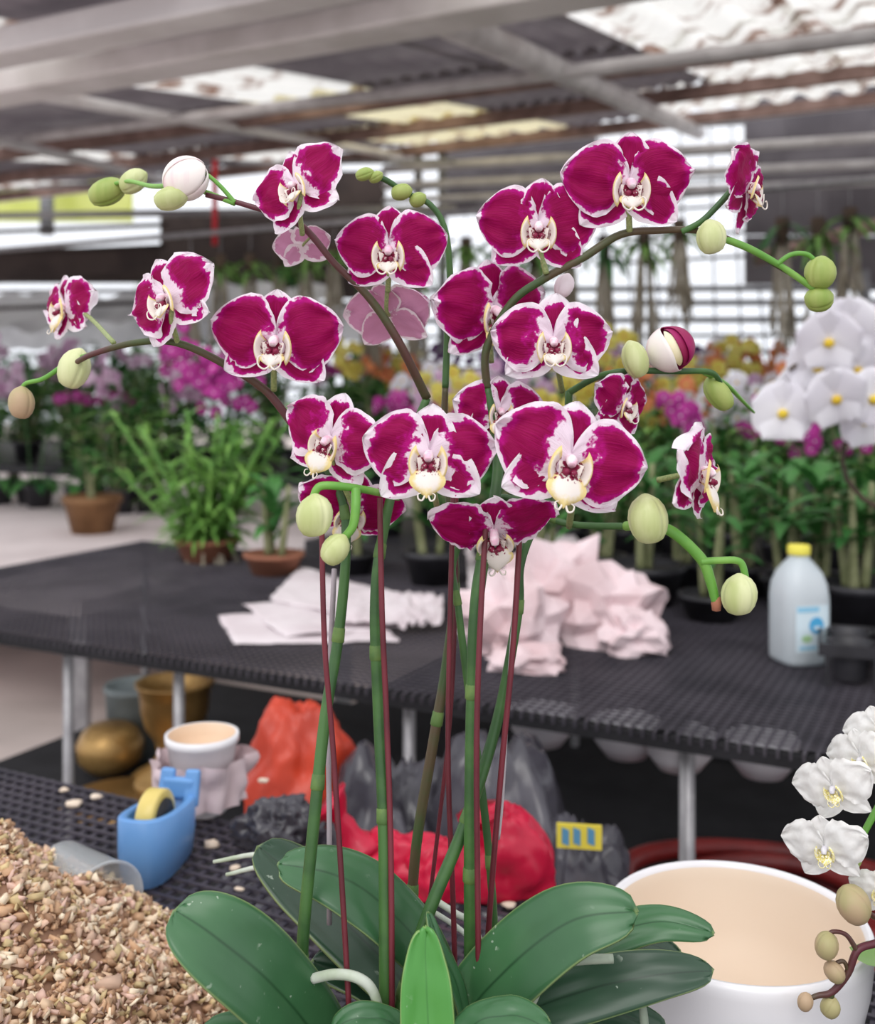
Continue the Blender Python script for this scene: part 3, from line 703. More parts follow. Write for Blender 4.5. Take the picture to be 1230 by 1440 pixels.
def crumple(px,py,Y,rx,ry,rz_,label,m_='pinkpaper',seed=0,name='crumpled_paper',cat='paper',z=Z,sub=3,rough=.5,fold=1.0):
    rj=random.Random(seed)
    bm=bmesh.new(); bmesh.ops.create_icosphere(bm,subdivisions=sub,radius=1)
    sv=Vector((seed*3.1,seed*1.7,0))
    for v in bm.verts:
        p=v.co.copy(); n1=noise.noise(p*1.6+sv); n2=abs(noise.noise(p*3.2+sv)); n3=abs(noise.noise(p*7+sv)); n4=noise.noise(p*2.4-sv)+(rj.uniform(-.7,.7) if cat=='paper' else 0)
        k=1+.34*n1*fold-.5*n2*rough-.12*n3*rough+.2*n4*(1 if cat!='bag' else .5)+(.035*math.sin(13*math.atan2(p.y,p.x)+seed)*max(0,p.z+.2) if cat=='bag' else 0)
        q=Vector((p.x*rx*k,p.y*ry*k,p.z*rz_*k)); q.z=max(q.z,-rz_*.45); v.co=q
    zmin=min(v.co.z for v in bm.verts)
    for v in bm.verts: v.co.z-=zmin
    c=P(px,HOR,Y); c.z=z; o=link(bm,name,[m_],smooth=(cat!='paper')); o.location=c; tag(o,label,cat); return o
sheet(((655,770),(660,860),(860,850),(800,740)),'smooth white newsprint sheet rising behind the crumpled pink heap','paper',amp=.02,lift=.02,seed=20,crease=.01)
crumple(715,0,2.22,.115,.12,.115,'crumpled pinkish newspaper ball at the left of the heap',seed=1,rough=.9)
crumple(790,0,2.42,.13,.12,.14,'crumpled pale newspaper in the middle of the heap, behind the stakes',seed=2,rough=.8)
crumple(855,0,2.3,.13,.11,.115,'largest crumpled pink newspaper lump at the right of the heap',seed=3,rough=1.0)
crumple(740,0,2.06,.085,.06,.035,'flattened crumpled newspaper spilling toward the bench front edge',seed=4,rough=1.0)
crumple(890,0,2.2,.08,.07,.06,'loose crumpled newspaper end drooping at the far right of the heap',seed=5,rough=1)
# pots hanging under the bench
for px,Y,l in ((880,1.80,'left'),(955,1.74,'middle'),(1072,1.71,'right'),(762,1.86,'leftmost')):
    c=P(px,HOR,Y+.05); t=Vector((c.x,c.y,Z-.098)); bm=bmesh.new()
    lathe(bm,[(0,0),(.035,.004),(.055,.03),(.058,.055),(.06,.066),(.056,.066),(.053,.05),(.045,.028),(0,.008)],(0,0,.0),24); o=link(bm,'hanging_bowl',['bowl']); o.location=t
    tag(o,'pale round bowl bottom tucked under the mesh bench, %s one'%l,'bowl')
# red hose
t=thing('garden_hose','coil of dark red hose on the shelf behind the big white pot','hose',P(1085,HOR,1.82).xy.to_3d()+Vector((0,0,.35))); bm=bmesh.new(); pts=[]
for i in range(150):
    a=i/150*2*PI*6; r=.27-.05*math.sin(a/6*2)-.012*(i/25); pts.append((r*math.cos(a),r*.72*math.sin(a)+.0,+.02+.022*(i/25)+.012*math.sin(a*1.5)))
tube(bm,cr(pts,2),.018,7); link(bm,'coil',['hose'],t,local=True)
# bags
def bag(px,Y,z,rx,ry,rz_,label,m_,seed,name='plastic_bag',knot=None,rough=.25):
    o=crumple(px,0,Y,rx,ry,rz_,label,m_,seed,name,'bag',z,5,rough,.8)
    if knot:
        bm=bmesh.new(); k=Vector(knot)
        pts=cr([Vector((k.x*.55,0,rz_*.9)),Vector((k.x*.8,0,k.z*.8)),k],5); tube(bm,pts,[.03,.012,.009,.02,.028],9)
        for v in bm.verts: v.co+=Vector((noise.noise(v.co*60),noise.noise(v.co*70+Vector((3,0,0))),0))*.006
        link(bm,'knot',[m_],o,local=True)
    return o
bag(423,1.72,.64,.09,.08,.135,'orange-red tied plastic bag sitting on the black bags under the bench','orangebag',3,knot=(.0,0,.175))
bag(420,1.66,.35,.15,.15,.21,'crinkled black bin bag under the orange-red bag','binbag',7,name='bin_bag',rough=.8)
bag(392,1.27,Z,.055,.035,.042,'crinkled dark plastic bag on the near bench between wrapped pot and white root ends','binbag',17,rough=.9)
bag(560,1.66,.35,.16,.17,.30,'black bin bag behind the red bags, left of the green stems','binbag',8,name='bin_bag',rough=.4)
bag(700,1.62,.35,.16,.16,.30,'bulging black bin bag right of centre behind the red bag','binbag',9,name='bin_bag',rough=.35)
lb=bag(815,1.5,.35,.10,.09,.27,'narrow black bag with a yellow and blue printed label, beside the white pot','binbag',10,name='bin_bag',rough=.35)
bag(708,1.16,Z,.056,.036,.058,'larger bright red tied plastic bag at the right, behind the green stems','redbag',5,rough=.1,knot=(-.025,0,.085))
bag(560,1.18,Z,.062,.032,.038,'low bright red plastic bag at the left with a twisted end','redbag',6,rough=.12,knot=(-.078,-.0,.088))
bag(628,1.15,Z,.042,.028,.042,'small bright red plastic bag between the two larger ones','redbag',12,rough=.12)
def stk(x0,x1,y0,y1,Y,name,m_,par,off=0):
    q=[P(x0,y0,Y),P(x1,y0+4,Y),P(x1,y1+4,Y),P(x0,y1,Y)]; bm=bmesh.new(); f=[bm.verts.new(v+Vector((0,-off,0))) for v in q]; k=[bm.verts.new(v.co+Vector((0,.004,0))) for v in f]
    bm.faces.new(f[::-1]); bm.faces.new(k)
    for j in range(4): bm.faces.new((f[j],f[(j+1)%4],k[(j+1)%4],k[j]))
    return link(bm,name,[m_],par,smooth=False)
lab=stk(783,846,1158,1192,1.405,'label','lab_yel',lb)
for x0,x1 in ((790,800),(806,816),(826,836)):
    o=stk(x0,x1,1164,1186,1.403,'printed_mark','lab_navy',lab); o.parent=lab; o.matrix_parent_inverse=Matrix.Translation(-Vector(lb.location))@Matrix.Identity(4)
    o.matrix_parent_inverse=Matrix.Identity(4)
# brass things
c=P(246,HOR,2.62); bm=bmesh.new(); lathe(bm,[(0,0),(.10,0),(.115,.01),(.10,.025),(.055,.05),(.042,.08),(.05,.11),(.07,.14),(.082,.18),(.084,.21),(.088,.235),(.096,.245),(.096,.25),(.086,.25),(.078,.21),(.06,.15),(0,.13)],n=36)
o=link(bm,'brass_urn',['brass']); o.location=(c.x,c.y,.37); tag(o,'brass urn with flared rim on the low shelf under the bench','urn')
bm=bmesh.new(); lathe(bm,[(0,0),(.07,0),(.12,.02),(.135,.03),(.13,.035),(.07,.012),(0,.008)],n=32); o=link(bm,'brass_dish',['brass']); c=P(170,HOR,2.45); o.location=(c.x,c.y,.365); tag(o,'shallow brass dish left of the urn, near the bench edge','dish')
bm=bmesh.new(); lathe(bm,[(0,0),(.05,0),(.08,.03),(.085,.07),(.07,.10),(.05,.115),(0,.12)],n=32); o=link(bm,'brass_bowl',['brass']); c=P(155,HOR,2.72); o.location=(c.x,c.y,.365); tag(o,'rounded brass bowl behind the dish, left of the urn','bowl')
bm=bmesh.new(); lathe(bm,[(0,0),(.065,0),(.078,.17),(.083,.175),(.08,.19),(.072,.185),(.062,.02),(0,.015)],n=28); 
o=link(bm,'bucket',['greybucket']); c=P(190,HOR,2.85); o.location=(c.x,c.y,.36); tag(o,'dark grey bucket behind the brass urn under the bench','bucket')
# small paper wrapped pot
c=onZ(284,1140,Z); t=thing('wrapped_pot','small white pot wrapped in crumpled tissue at the far edge of the near bench','pot',c)
bm=bmesh.new(); lathe(bm,[(0,0),(.030,0),(.033,.004),(.044,.088),(.047,.090),(.047,.1),(.043,.1),(.041,.086),(0,.07)],n=32,mi=[0,0,0,0,0,0,1,1]); link(bm,'pot',['whitepot','paperpot'],t,local=True)
bm=bmesh.new()
def fn(s,tt):
    a=s*2*PI; z=.012+.06*(tt*.5+.5); fl=.012*math.sin(a*5)+.014*noise.noise(Vector((math.cos(a)*2,math.sin(a)*2,z*40)))
    r=.038+.014*(tt*.5+.5)+abs(fl); return Vector((r*math.cos(a),r*math.sin(a),z+.01*noise.noise(Vector((math.cos(a)*3,math.sin(a)*3,1)))))
grid(bm,fn,60,8); link(bm,'paper_wrap',['pinkpaper'],t,local=True)
# big white pot
c=Vector(((1032-CX)/F*.86,.855,Z)); bm=bmesh.new()
lathe(bm,[(0,0),(.062,0),(.07,.004),(.092,.045),(.101,.085),(.1035,.112),(.104,.1195),(.102,.123),(.0985,.123),(.0965,.119),(.0955,.11),(.088,.07),(.06,.035),(0,.03)],n=72,mi=[0]*9+[1]*4)
o=link(bm,'flower_pot',['whitepot','creampot']); o.location=c; tag(o,'large empty white round pot with cream inside at the lower right','pot')
# tape dispenser
c=onZ(183,1262,Z)+Vector((.0,.012,0)); ang=math.radians(79)
t=thing('tape_dispenser','light blue desktop tape dispenser with a yellow tape roll on the near bench','dispenser',c,rz=ang)
def st(x): # half width outline along the length, x in 0..L
    return x
Ld=.128; hw=.034
def outline(n,k,sh=0): # closed stadium, tapered to the back
    o=[]
    for i in range(n):
        a=2*PI*i/n; x=math.cos(a); y=math.sin(a); f=(abs(x)**2.8+abs(y)**2.8)**(-1/2.8); X=Ld/2+(Ld/2-sh)*x*f; Y=(hw*k*(1-.22*(X/Ld))-sh)*y*f; o.append((X,Y))
    return o
bm=bmesh.new(); n=48; ls=[]
def top(X): return .074-.013*X/Ld
for k,sh,zf in ((.8,.006,0),(.9,.001,.03),(1,0,.5),(1,0,1),(1,.003,1.03),(1,.008,1.03),(1,.010,.98),(1,.011,.45)):
    ls.append([bm.verts.new((X,Y,top(X)*zf)) for X,Y in outline(n,k,sh)])
for A,Bq in zip(ls,ls[1:]):
    for i in range(n): bm.faces.new((A[i],A[(i+1)%n],Bq[(i+1)%n],Bq[i]))
bm.faces.new(ls[0][::-1]); bm.faces.new(ls[-1]); link(bm,'body',['blue'],t,local=True)
bm=bmesh.new()
for sgn in (-1,1):
    for (x0,x1) in ((.098,.122),): barbox(bm,(x0+.012,sgn*.017,.05),(x1,sgn*.0155,.091),.010,.018,up=Vector((0,1,0)))
barbox(bm,(.117,-.02,.07),(.117,.02,.07),.012,.024); o=link(bm,'cutter_arm',['blue'],t,local=True,smooth=False); md=o.modifiers.new('b','BEVEL'); md.width=.004; md.segments=3
bm=bmesh.new(); lathe(bm,[(.022,-.0105),(.030,-.0105),(.0315,-.009),(.0315,.009),(.030,.0105),(.022,.0105),(.022,-.0105)],(.052,0,.060),36,axis=(0,1,0)); rl=link(bm,'tape_roll',['tape'],t,local=True)
bm=bmesh.new(); lathe(bm,[(0,-.013),(.0215,-.013),(.0215,.013),(0,.013)],(.052,0,.060),24,axis=(0,1,0)); link(bm,'hub',['dk'],t,local=True)
# plastic cup
bp=P(82,1222,1.03); mp_=P(148,1272,.965); ax=(mp_-bp); H=ax.length
bm=bmesh.new(); lathe(bm,[(0,0),(.024,0),(.028,.004),(.0365,H-.004),(.0385,H-.002),(.0385,H),(.0355,H),(.027,.007),(0,.004)],(0,0,0),36,axis=ax); o=link(bm,'plastic_cup',['cup']); o.location=bp; tag(o,'clear plastic cup lying on its side against the wood chips','cup')
# wood chips
MC=Vector((-.49,.83,Z)); 
def mound(x,y):
    r=math.hypot(x-MC.x,(y-MC.y)*1.0)/.335; h=max(0,1-r**1.6)*.2 if r<1 else 0
    return h+ (.026*noise.noise(Vector((x*16,y*16,0)))+.01*noise.noise(Vector((x*40,y*40,2))) if h>0 else 0)
vs=[];fs=[];cols=[]
pal=[lin(c_) for c_ in ('d2b496','c49e7c','e0caae','b08c6e','c8a892','e8d6bc','9a785e','d0ae9e','c6b084')]
rc=random.Random(3)
for i in range(24000):
    x=MC.x+rc.uniform(-.02,.335)*1.0 if False else rc.uniform(-.62,-.14); y=rc.uniform(.62,1.18)
    h=mound(x,y)
    if h<.004: continue
    z=Z+h+rc.uniform(-.006,.006); s=rc.uniform(.0016,.0044)*(1.35 if rc.random()<.08 else 1); m_=Matrix.Rotation(rc.uniform(0,6.3),3,'Z')@Matrix.Rotation(rc.uniform(-1.2,1.2),3,'X')@Matrix.Rotation(rc.uniform(-1,1),3,'Y')
    b0=len(vs); dx,dy,dz=s*rc.uniform(.8,2.2),s*rc.uniform(.5,1.1),s*rc.uniform(.25,.8); cc=pal[rc.randrange(len(pal))]; f_=rc.uniform(1.0,1.25); cc=(cc[0]*f_,cc[1]*f_,cc[2]*f_,1)
    for a_ in (-1,1):
        for b_ in (-1,1):
            for c_ in (-1,1):
                v=m_@Vector((a_*dx*rc.uniform(.25,1.15),b_*dy*rc.uniform(.3,1.1),c_*dz*rc.uniform(.4,1.2))); vs.append((x+v.x,y+v.y,max(z+v.z,Z+.0005))); cols.append(cc)
    for f in [(0,1,3,2),(4,6,7,5),(0,4,5,1),(2,3,7,6),(0,2,6,4),(1,5,7,3)]: fs.append([b0+k for k in f])
b0=len(vs); NG=60
for i in range(NG+1):
    for j in range(NG+1):
        x=-.84+.7*i/NG; y=.5+.68*j/NG; vs.append((x,y,Z+max(.0,mound(x,y)-.004))); cols.append(tuple(list(lin('a8846c'))[:3])+(1,))
for i in range(NG):
    for j in range(NG):
        q=[b0+i*(NG+1)+j,b0+(i+1)*(NG+1)+j,b0+(i+1)*(NG+1)+j+1,b0+i*(NG+1)+j+1]
        if max(vs[k][2] for k in q)>Z+.001: fs.append(q)
me=bpy.data.meshes.new('wood_chips'); me.from_pydata([Vector(v)-MC for v in vs],[],fs); at=me.color_attributes.new('pat','FLOAT_COLOR','POINT')
at.data.foreach_set('color',[x for c_ in cols for x in c_]); me.materials.append(M['chip']); me.polygons.foreach_set('use_smooth',[True]*len(me.polygons)); o=bpy.data.objects.new('wood_chips',me); COL.objects.link(o); o.location=MC; tag(o,'heap of pale brown bark chips and moss filling the lower left corner','bark chips',kind='stuff')
for k,(px,py,s) in enumerate(((105,1133,.009),(297,1190,.008),(135,1122,.006),(90,1112,.005),(715,1275,.006),(30,1220,.009),(330,1222,.005),(336,1252,.004),(370,1100,.006))):
    p=onZ(px,py,Z); bm=bmesh.new(); bmesh.ops.create_icosphere(bm,subdivisions=2,radius=s)
    for v in bm.verts: v.co=Vector((v.co.x*1.3,v.co.y,v.co.z*.5))*(1+.5*noise.noise(v.co*200+Vector((k*3,0,0))))
    lab_='stray tan bark chip on the near mesh bench '+('behind the dispenser','right beside the dispenser','left of the wrapped pot','near the back left of the bench','among the leaves at centre','at the edge of the chip heap','below the white root ends','between dispenser and leaves','right of the wrapped pot')[k]
    o=link(bm,'bark_chip',['creampot']); o.location=p+Vector((0,0,s*.35)); tag(o,lab_,'bark chip')
# ---------------------------------------------------------------- main orchid
Y0=.72; ROOT=Vector((.0,Y0,Z))
orch=thing('moth_orchid','tall moth orchid clump with magenta white-edged flowers and broad dark green leaves','orchid',ROOT)
bm=bmesh.new(); lathe(bm,[(0,0),(.055,0),(.075,.085),(.08,.086),(.08,.094),(.072,.094),(.07,.08),(0,.078)],n=36); link(bm,'pot',['black'],orch,local=True)
def stemtube(pts,rpx,name,m_,par=orch,n=10,k=7,nodes=0,stuff=None):
    p3=cr([P(*p) for p in pts],k); rs=[r*Y0/F for r in rpx]
    bm=bmesh.new(); tube(bm,p3,rs,n); o=link(bm,name,[m_],par)
    if nodes:
        for i in range(nodes):
            t=(i+.6)/nodes; j=int(t*(len(p3)-2)); c=p3[j]; d=(p3[j+1]-c).normalized(); r=lerpl(rs,t)
            bm=bmesh.new(); lathe(bm,[(r*1.02,-.004),(r*1.32,-.001),(r*1.25,.004),(r*1.02,.012)],c,10,axis=d); link(bm,'node',['node'],o).matrix_parent_inverse=Matrix.Translation(-ROOT)@Matrix.Identity(4); bpy.data.objects[-1] if False else None
    return o
_old=link
def sub(bm,name,mats,par):   # sub-part of a part whose mesh is in world coordinates under orch
    o=link(bm,name,mats,None); o.parent=par; return o
def stem(pts,rpx,m_='stem',nodes=0,name='flower_stem'):
    p3=cr([P(*p) for p in pts],8); rs=[r*Y0/F for r in rpx]; bm=bmesh.new(); tube(bm,p3,rs,12); o=link(bm,name,[m_],orch)
    for i in range(nodes):
        t=(i+.55)/nodes; j=min(int(t*(len(p3)-1)),len(p3)-2); c=p3[j]; d=(p3[j+1]-c).normalized(); r=lerpl(rs,t)
        bm=bmesh.new(); lathe(bm,[(r*.9,-.002),(r*1.16,-.001),(r*1.15,.002),(r*1.08,.008),(r*.9,.009)],c,12,axis=d); sub(bm,'node',['node'],o)
    return o
YS=Y0
S1=stem([(420,1500,.72),(425,1335,.70),(440,1170,.705),(457,1010,.72),(475,900,.735),(486,780,.74),(480,700,.745),(440,630,.75),(410,595,.75)],[9,8.5,8.5,8,7,6,5.5],'stem',5)
S2=stem([(545,1500,.72),(543,1410,.695),(541,1180,.705),(533,1000,.72),(528,860,.725),(535,770,.735),(560,660,.76),(600,560,.77)],[10.5,10,9.5,9,8,7,6],'stem',5)
S3=stem([(575,1400,.76),(583,1210,.765),(608,1050,.765),(628,930,.77),(640,800,.77),(625,640,.78),(626,545,.78)],[8,8,8,7,6,5],'stem_dark',4)
S4=stem([(660,1500,.72),(661,1400,.715),(661,1180,.71),(664,980,.715),(672,830,.72),(700,660,.75),(685,545,.76)],[9.5,9,9,9,10,8,6],'stem',5)
S5=stem([(555,1480,.70),(566,1400,.70),(600,1290,.705),(655,1155,.72),(700,1010,.735),(728,860,.745),(735,780,.75),(790,650,.79),(800,550,.79)],[9,9,9,8,7,6,6],'stem',4)
S6=stem([(700,1400,.74),(692,1260,.745),(682,1150,.75),(660,980,.75),(645,860,.75),(640,780,.76),(700,700,.77),(790,735,.76),(880,740,.74)],[6,6,6,5,5,5],'stem',3)
# upper sprays
stem([(410,595,.75),(372,548,.745),(312,510,.735),(248,482,.73),(190,482,.74),(130,498,.76),(104,512,.78)],[6,6,5.5,5,4.5,4],'stem_purple')
stem([(150,492,.76),(100,508,.785),(62,532,.79),(35,540,.79),(30,556,.79)],[4,4,3.5,3],'stem_bright')
stem([(600,560,.77),(560,480,.755),(520,420,.75),(470,370,.745),(420,315,.74),(345,288,.745),(290,274,.75)],[7,6.5,6,5,5,4,4],'stem_purple')
stem([(330,286,.745),(262,262,.76),(215,262,.79),(180,255,.82),(150,262,.84)],[4,4,3.5,3],'stem_bright')
stem([(330,285,.745),(310,262,.745),(290,245,.745),(275,240,.745)],[3.5,3,3],'stem_bright',name='pedicel')
stem([(626,545,.78),(629,470,.78),(633,400,.78),(626,325,.78),(605,288,.78),(572,272,.78),(540,252,.775),(515,246,.77)],[5.5,5.5,5,4.5,4.5,5],'stem')
stem([(685,545,.76),(684,490,.755),(720,425,.75),(765,392,.745),(820,362,.74),(872,330,.74),(925,324,.74),(985,325,.74),(1045,346,.745),(1095,374,.75),(1148,405,.755)],[6.5,6,6,6,6,5.5,5,5,5,4.5],'stem_dark')
stem([(1000,330,.742),(1050,348,.744),(1100,376,.75),(1150,410,.755)],[5.4,5.4,5,5],'stem_bright')
stem([(1092,372,.748),(1112,358,.748),(1135,358,.75),(1150,372,.752)],[3.6,3.6,3.6],'stem_bright',name='pedicel')
stem([(958,326,.738),(985,312,.735),(1010,288,.735),(1028,268,.735)],[4.5,4.5,5],'stem',name='pedicel')
stem([(800,552,.79),(840,530,.78),(880,522,.775),(950,522,.78),(1000,524,.79),(1015,545,.80)],[5.5,5,5,5,4.5,4],'stem')
stem([(990,524,.79),(1020,540,.82),(1045,565,.85),(1060,580,.88)],[4,4,3,2],'stem_bright')
stem([(880,740,.74),(910,738,.72),(945,748,.715),(985,785,.715),(998,815,.715),(1006,846,.715)],[7,7,8,8,7.5,6],'stem_bright')
stem([(985,790,.713),(1012,788,.712),(1040,790,.712),(1048,812,.712)],[5,5,5,5],'stem_bright',name='pedicel')
stem([(560,700,.73),(520,690,.69),(480,684,.675),(450,684,.672),(440,700,.672)],[4.5,5,5.5,5.5,5],'stem_bright',name='pedicel')
stem([(500,688,.678),(500,712,.672),(496,740,.67),(482,758,.67)],[6.5,6.5,6,5.5],'stem_bright',name='pedicel')
# tip cut end
bm=bmesh.new(); lathe(bm,[(0,0),(.003,.001),(.0036,.006),(.0028,.010),(0,.0105)],P(1007,852,.715)+Vector((0,0,-.004)),10); link(bm,'stem_tip',['terra'],orch)
# buds
def bud(px,py,Y,rpx,asp,ang,m_='bud',ribs=3,par=orch):
    r=rpx*Y/F; bm=bmesh.new(); L=r*asp; n=60; pr=[(0,-1),(.35,-.96),(.62,-.85),(.86,-.55),(.98,-.2),(1.0,.15),(.9,.5),(.68,.8),(.40,.98),(.16,1.1),(0,1.13)]
    lathe(bm,[(a*r,b_*L) for a,b_ in pr],(0,0,0),n)
    for v in bm.verts:
        a=math.atan2(v.co.y,v.co.x); q=math.hypot(v.co.x,v.co.y)
        if q>1e-6: k=1-.10*math.exp(-((((a/(2*PI)*ribs)%1)-.5)/.05)**2)+.05*math.sin(a*2+px); v.co.x*=k; v.co.y*=k; v.co.z+=.10*v.co.x*math.sin(px)
    rot=Matrix.Rotation(math.radians(ang),4,'Y')@Matrix.Rotation(R.uniform(0,1),4,'Z'); bm.transform(Matrix.Translation(P(px,py,Y))@rot); return link(bm,'bud',[m_],par)
bud(240,279,.735,17,1.35,70,'bud')
bud(104,519,.785,23,1.2,20,'bud'); bud(30,567,.79,19,1.15,5,'bud2')
bud(512,245,.77,9,1.4,70,'bud3',2); bud(528,249,.772,8,1.3,60,'bud3',2); bud(564,270,.775,12,1.2,80,'bud3'); bud(587,281,.778,10,1.2,60,'bud3')
bud(1000,334,.728,21,1.1,-10,'bud'); bud(1153,384,.752,21,1.05,10,'bud3'); bud(1151,421,.755,18,1.05,70,'bud3')
bud(893,506,.765,19,1.35,-20,'bud'); bud(1010,555,.80,17,1.5,-35,'bud3')
bud(911,731,.695,29,1.15,-8,'bud'); bud(1039,837,.708,24,1.15,0,'bud')
bud(442,726,.668,25,1.15,0,'bud'); bud(471,773,.665,20,1.12,35,'bud')
bud(150,270,.84,20,1.3,70,'bud3'); bud(187,255,.83,17,1.2,60,'bud'); bud(793,402,.76,14,1.2,20,'bud4')
def half_open(px,py,Y,rpx,yaw,ang,lon,inner=True,asp=1.05):
    rr_=rpx*Y/F; o=None; Wm=Matrix.Translation(P(px,py,Y))@Matrix.Rotation(math.radians(yaw),4,'Z')@Matrix.Rotation(math.radians(ang),4,'Y')
    def lune(lo,wd,rad,m_,nm,par,half=1.):
        bm=bmesh.new()
        def fn(s,t):
            la=-PI/2+PI*s*.97; a=math.radians(lo)+wd*t*(math.sin(PI*min(1,s*.97))**.35+.02)/(1+.0*s); q=math.cos(la)*rad*(1+.04*t*t)
            if abs(math.cos(la))<1e-4: q=0
            return Wm@Vector((q*math.cos(a),q*math.sin(a),math.sin(la)*rad*asp))
        grid(bm,fn,18,10,pat=lambda s,t:(min(1-abs(t),(1-s)*2),s,t*.5+.5),uv=True)
        o=link(bm,nm,[m_],orch if par is None else None)
        if par is not None: o.parent=par
        md=o.modifiers.new('s','SOLIDIFY'); md.thickness=.0006; return o
    for i,(l_,wd,rd,m_) in enumerate(lon):
        q=lune(l_,wd,rr_*rd,m_,'half_open_flower' if i==0 else 'petal',o); o=o or q
    return o
M['bud_w']=mat('pale_striped_petal','f4ece6','e2b4c4',60,.5,sc3=(1,1,.06),lo=.45,hi=.8)
M['bud_m']=mat('dark_inner_petal','8e0846','a01060',30,.6)
half_open(262,252,.742,30,0,55,[(-90,.95,1.0,'bud_w'),(20,.95,.97,'bud_w'),(150,.95,.96,'bud_m'),(200,.6,1.03,'bud_w')])
half_open(944,490,.775,34,0,-25,[(-150,.8,1.0,'bud_w'),(90,1.2,.97,'bud_m'),(-20,.75,.93,'bud_m'),(-95,.28,.8,'lab_yel2'),(-60,.4,.86,'bud_m')],asp=.95)
# ---- flowers
def patfn(W,endk=1.7):
    def f(s,t):
        s=.5-.5*math.cos(PI*s)
        wv=max(0,math.sin(PI*min(1,s**.9)))**.5 if 0<s<1 else 0
        e=min((1-abs(t))*wv,(1-s)*endk)
        if s<.12: e=1
        return (min(1,max(0,e)),s,t*.5+.5)
    return f
def petal_me(name,L,W,pw,curl,cup,seed,mat_,ruf=.02,nu=22,nv=18,expo=.55,skew=0):
    bm=bmesh.new()
    def fn(s,t):
        s=.5-.5*math.cos(PI*s)
        wv=max(0,math.sin(PI*min(1,s**pw)))**expo if 0<s<1 else 0
        x=L*(s-.10*t*t*wv*min(1,s*1.5)); z=t*W*max(wv,.10*max(0,1-s/.2))+skew*s*s*W
        n_=noise.noise(Vector((s*3.2+seed,t*2.2,seed*.7)))*ruf*(s+.2)*2.2
        ed=noise.noise(Vector((s*9+seed,t*7,seed)))*ruf*max(abs(t)**3,s**4)*1.6
        y=curl*s*s*L+cup*t*t*W*min(1,s*2)-.05*L*math.sin(PI*s)+n_+ed
        return Vector((x,y,z*(1+.05*noise.noise(Vector((s*6,seed,t))))))
    grid(bm,fn,nu,nv,pat=patfn(W),flip=False,uv=True)
    me=bpy.data.meshes.new(name); bm.normal_update(); bm.to_mesh(me); bm.free(); me.materials.append(M[mat_])
    for p in me.polygons: p.use_smooth=True
    return me
LIB={}
def getp(kind,mat_,side,v):
    k=(kind,mat_,side,v)
    if k not in LIB:
        sd=hash_((kind,mat_,side,v))
        if kind=='petal': LIB[k]=petal_me('petal',1.0,.57,1.0,.10,.12,sd,mat_,ruf=.06,expo=.56,skew=.0)
        elif kind=='dorsal': LIB[k]=petal_me('sepal',.74,.37,.9,.02,.06,sd,mat_,ruf=.02)
        else: LIB[k]=petal_me('sepal',.92,.36,.9,.0,-.04,sd,mat_,ruf=.02)
    return LIB[k]
def hash_(k): return sum(ord(c)*(i+3) for i,c in enumerate(str(k)))%97/7.3
def lip_me(mt_,mode):
    key=('lip',mt_,mode)
    if key in LIB: return LIB[key]
    bm=bmesh.new(); lay=bm.verts.layers.float_color.new('pat')
    for sg in (-1,1):   # side lobes: cup-like ears beside the column
        def fn(s,t):
            a=-.9+1.9*(t*.5+.5); rad=.10+.20*s
            x=sg*(.06+rad*math.cos(a)*.95*(1-.12*s*s)); z=-.10+rad*math.sin(a)*1.05; y=-.10-.20*math.sin(s*PI*.62)+.03*t*t+.06*s*s
            return Vector((x*(1-.10*s),y,z))
        grid(bm,fn,10,12,pat=lambda s,t:(min(1-s,(1-abs(t))*1.2),.25+s*.9 ,.5),flip=(sg>0),uv=False)
    # mid lobe
    Lm=.46 if mode=='down' else .30
    def fn(s,t):
        wd=(.07+.20*math.sin(PI*min(1,s*.95))**.9)*(1-s**5) if mode=='down' else (.08+.11*math.sin(PI*min(1,s)))*(1-s**4)
        bend=s*1.0
        return Vector((t*wd,-.20-.17*math.sin(bend*1.5)+.05*t*t-.03*(1-abs(t)),-.14-Lm*(s**1.1)*(.95 if mode=='down' else .8)+.0))
    grid(bm,fn,14,8,pat=lambda s,t:(min(1-s*.95,(1-abs(t))),.12+s*1.2,.5),flip=False)
    # tendrils
    def setpat(v0,c):
        bm.verts.ensure_lookup_table()
        for v in bm.verts[v0:]: v[lay]=c
    zt=-.14-Lm*(.95 if mode=='down' else .8)
    for sg in (-1,1):
        v0=len(bm.verts)
        if mode=='up': pts=[(0,-.36,zt+.05),(sg*.07,-.42,zt+.0),(sg*.15,-.44,zt+.05),(sg*.17,-.42,zt+.15),(sg*.12,-.40,zt+.19),(sg*.08,-.40,zt+.14)]
        else: pts=[(sg*.02,-.36,zt+.05),(sg*.06,-.40,zt-.02),(sg*.11,-.42,zt-.0),(sg*.12,-.40,zt+.06),(sg*.08,-.38,zt+.08)]
        tube(bm,cr(pts,5),[.016,.012,.006],6); setpat(v0,(.6,1,.5,1))
    # callus
    v0=len(bm.verts); 
    for sg in (-1,1): lathe(bm,[(0,-.06),(.045,-.03),(.05,.0),(.03,.04),(0,.05)],(sg*.05,-.25,-.14),8,axis=(0,-1,.3))
    setpat(v0,(.5,.22,.5,1))
    v0=len(bm.verts)   # burgundy throat between the lobes
    grid(bm,lambda s,t:Vector((t*.16*(1-.2*s),-.10-.10*abs(t)-.03*s,-.02-.20*s)),6,8,pat=lambda s,t:(.8,.0+.55*abs(t),.5))
    me=bpy.data.meshes.new('lip'); bm.to_mesh(me); bm.free(); me.materials.append(M[mt_])
    for p in me.polygons: p.use_smooth=True
    LIB[key]=me; return me
FN=0
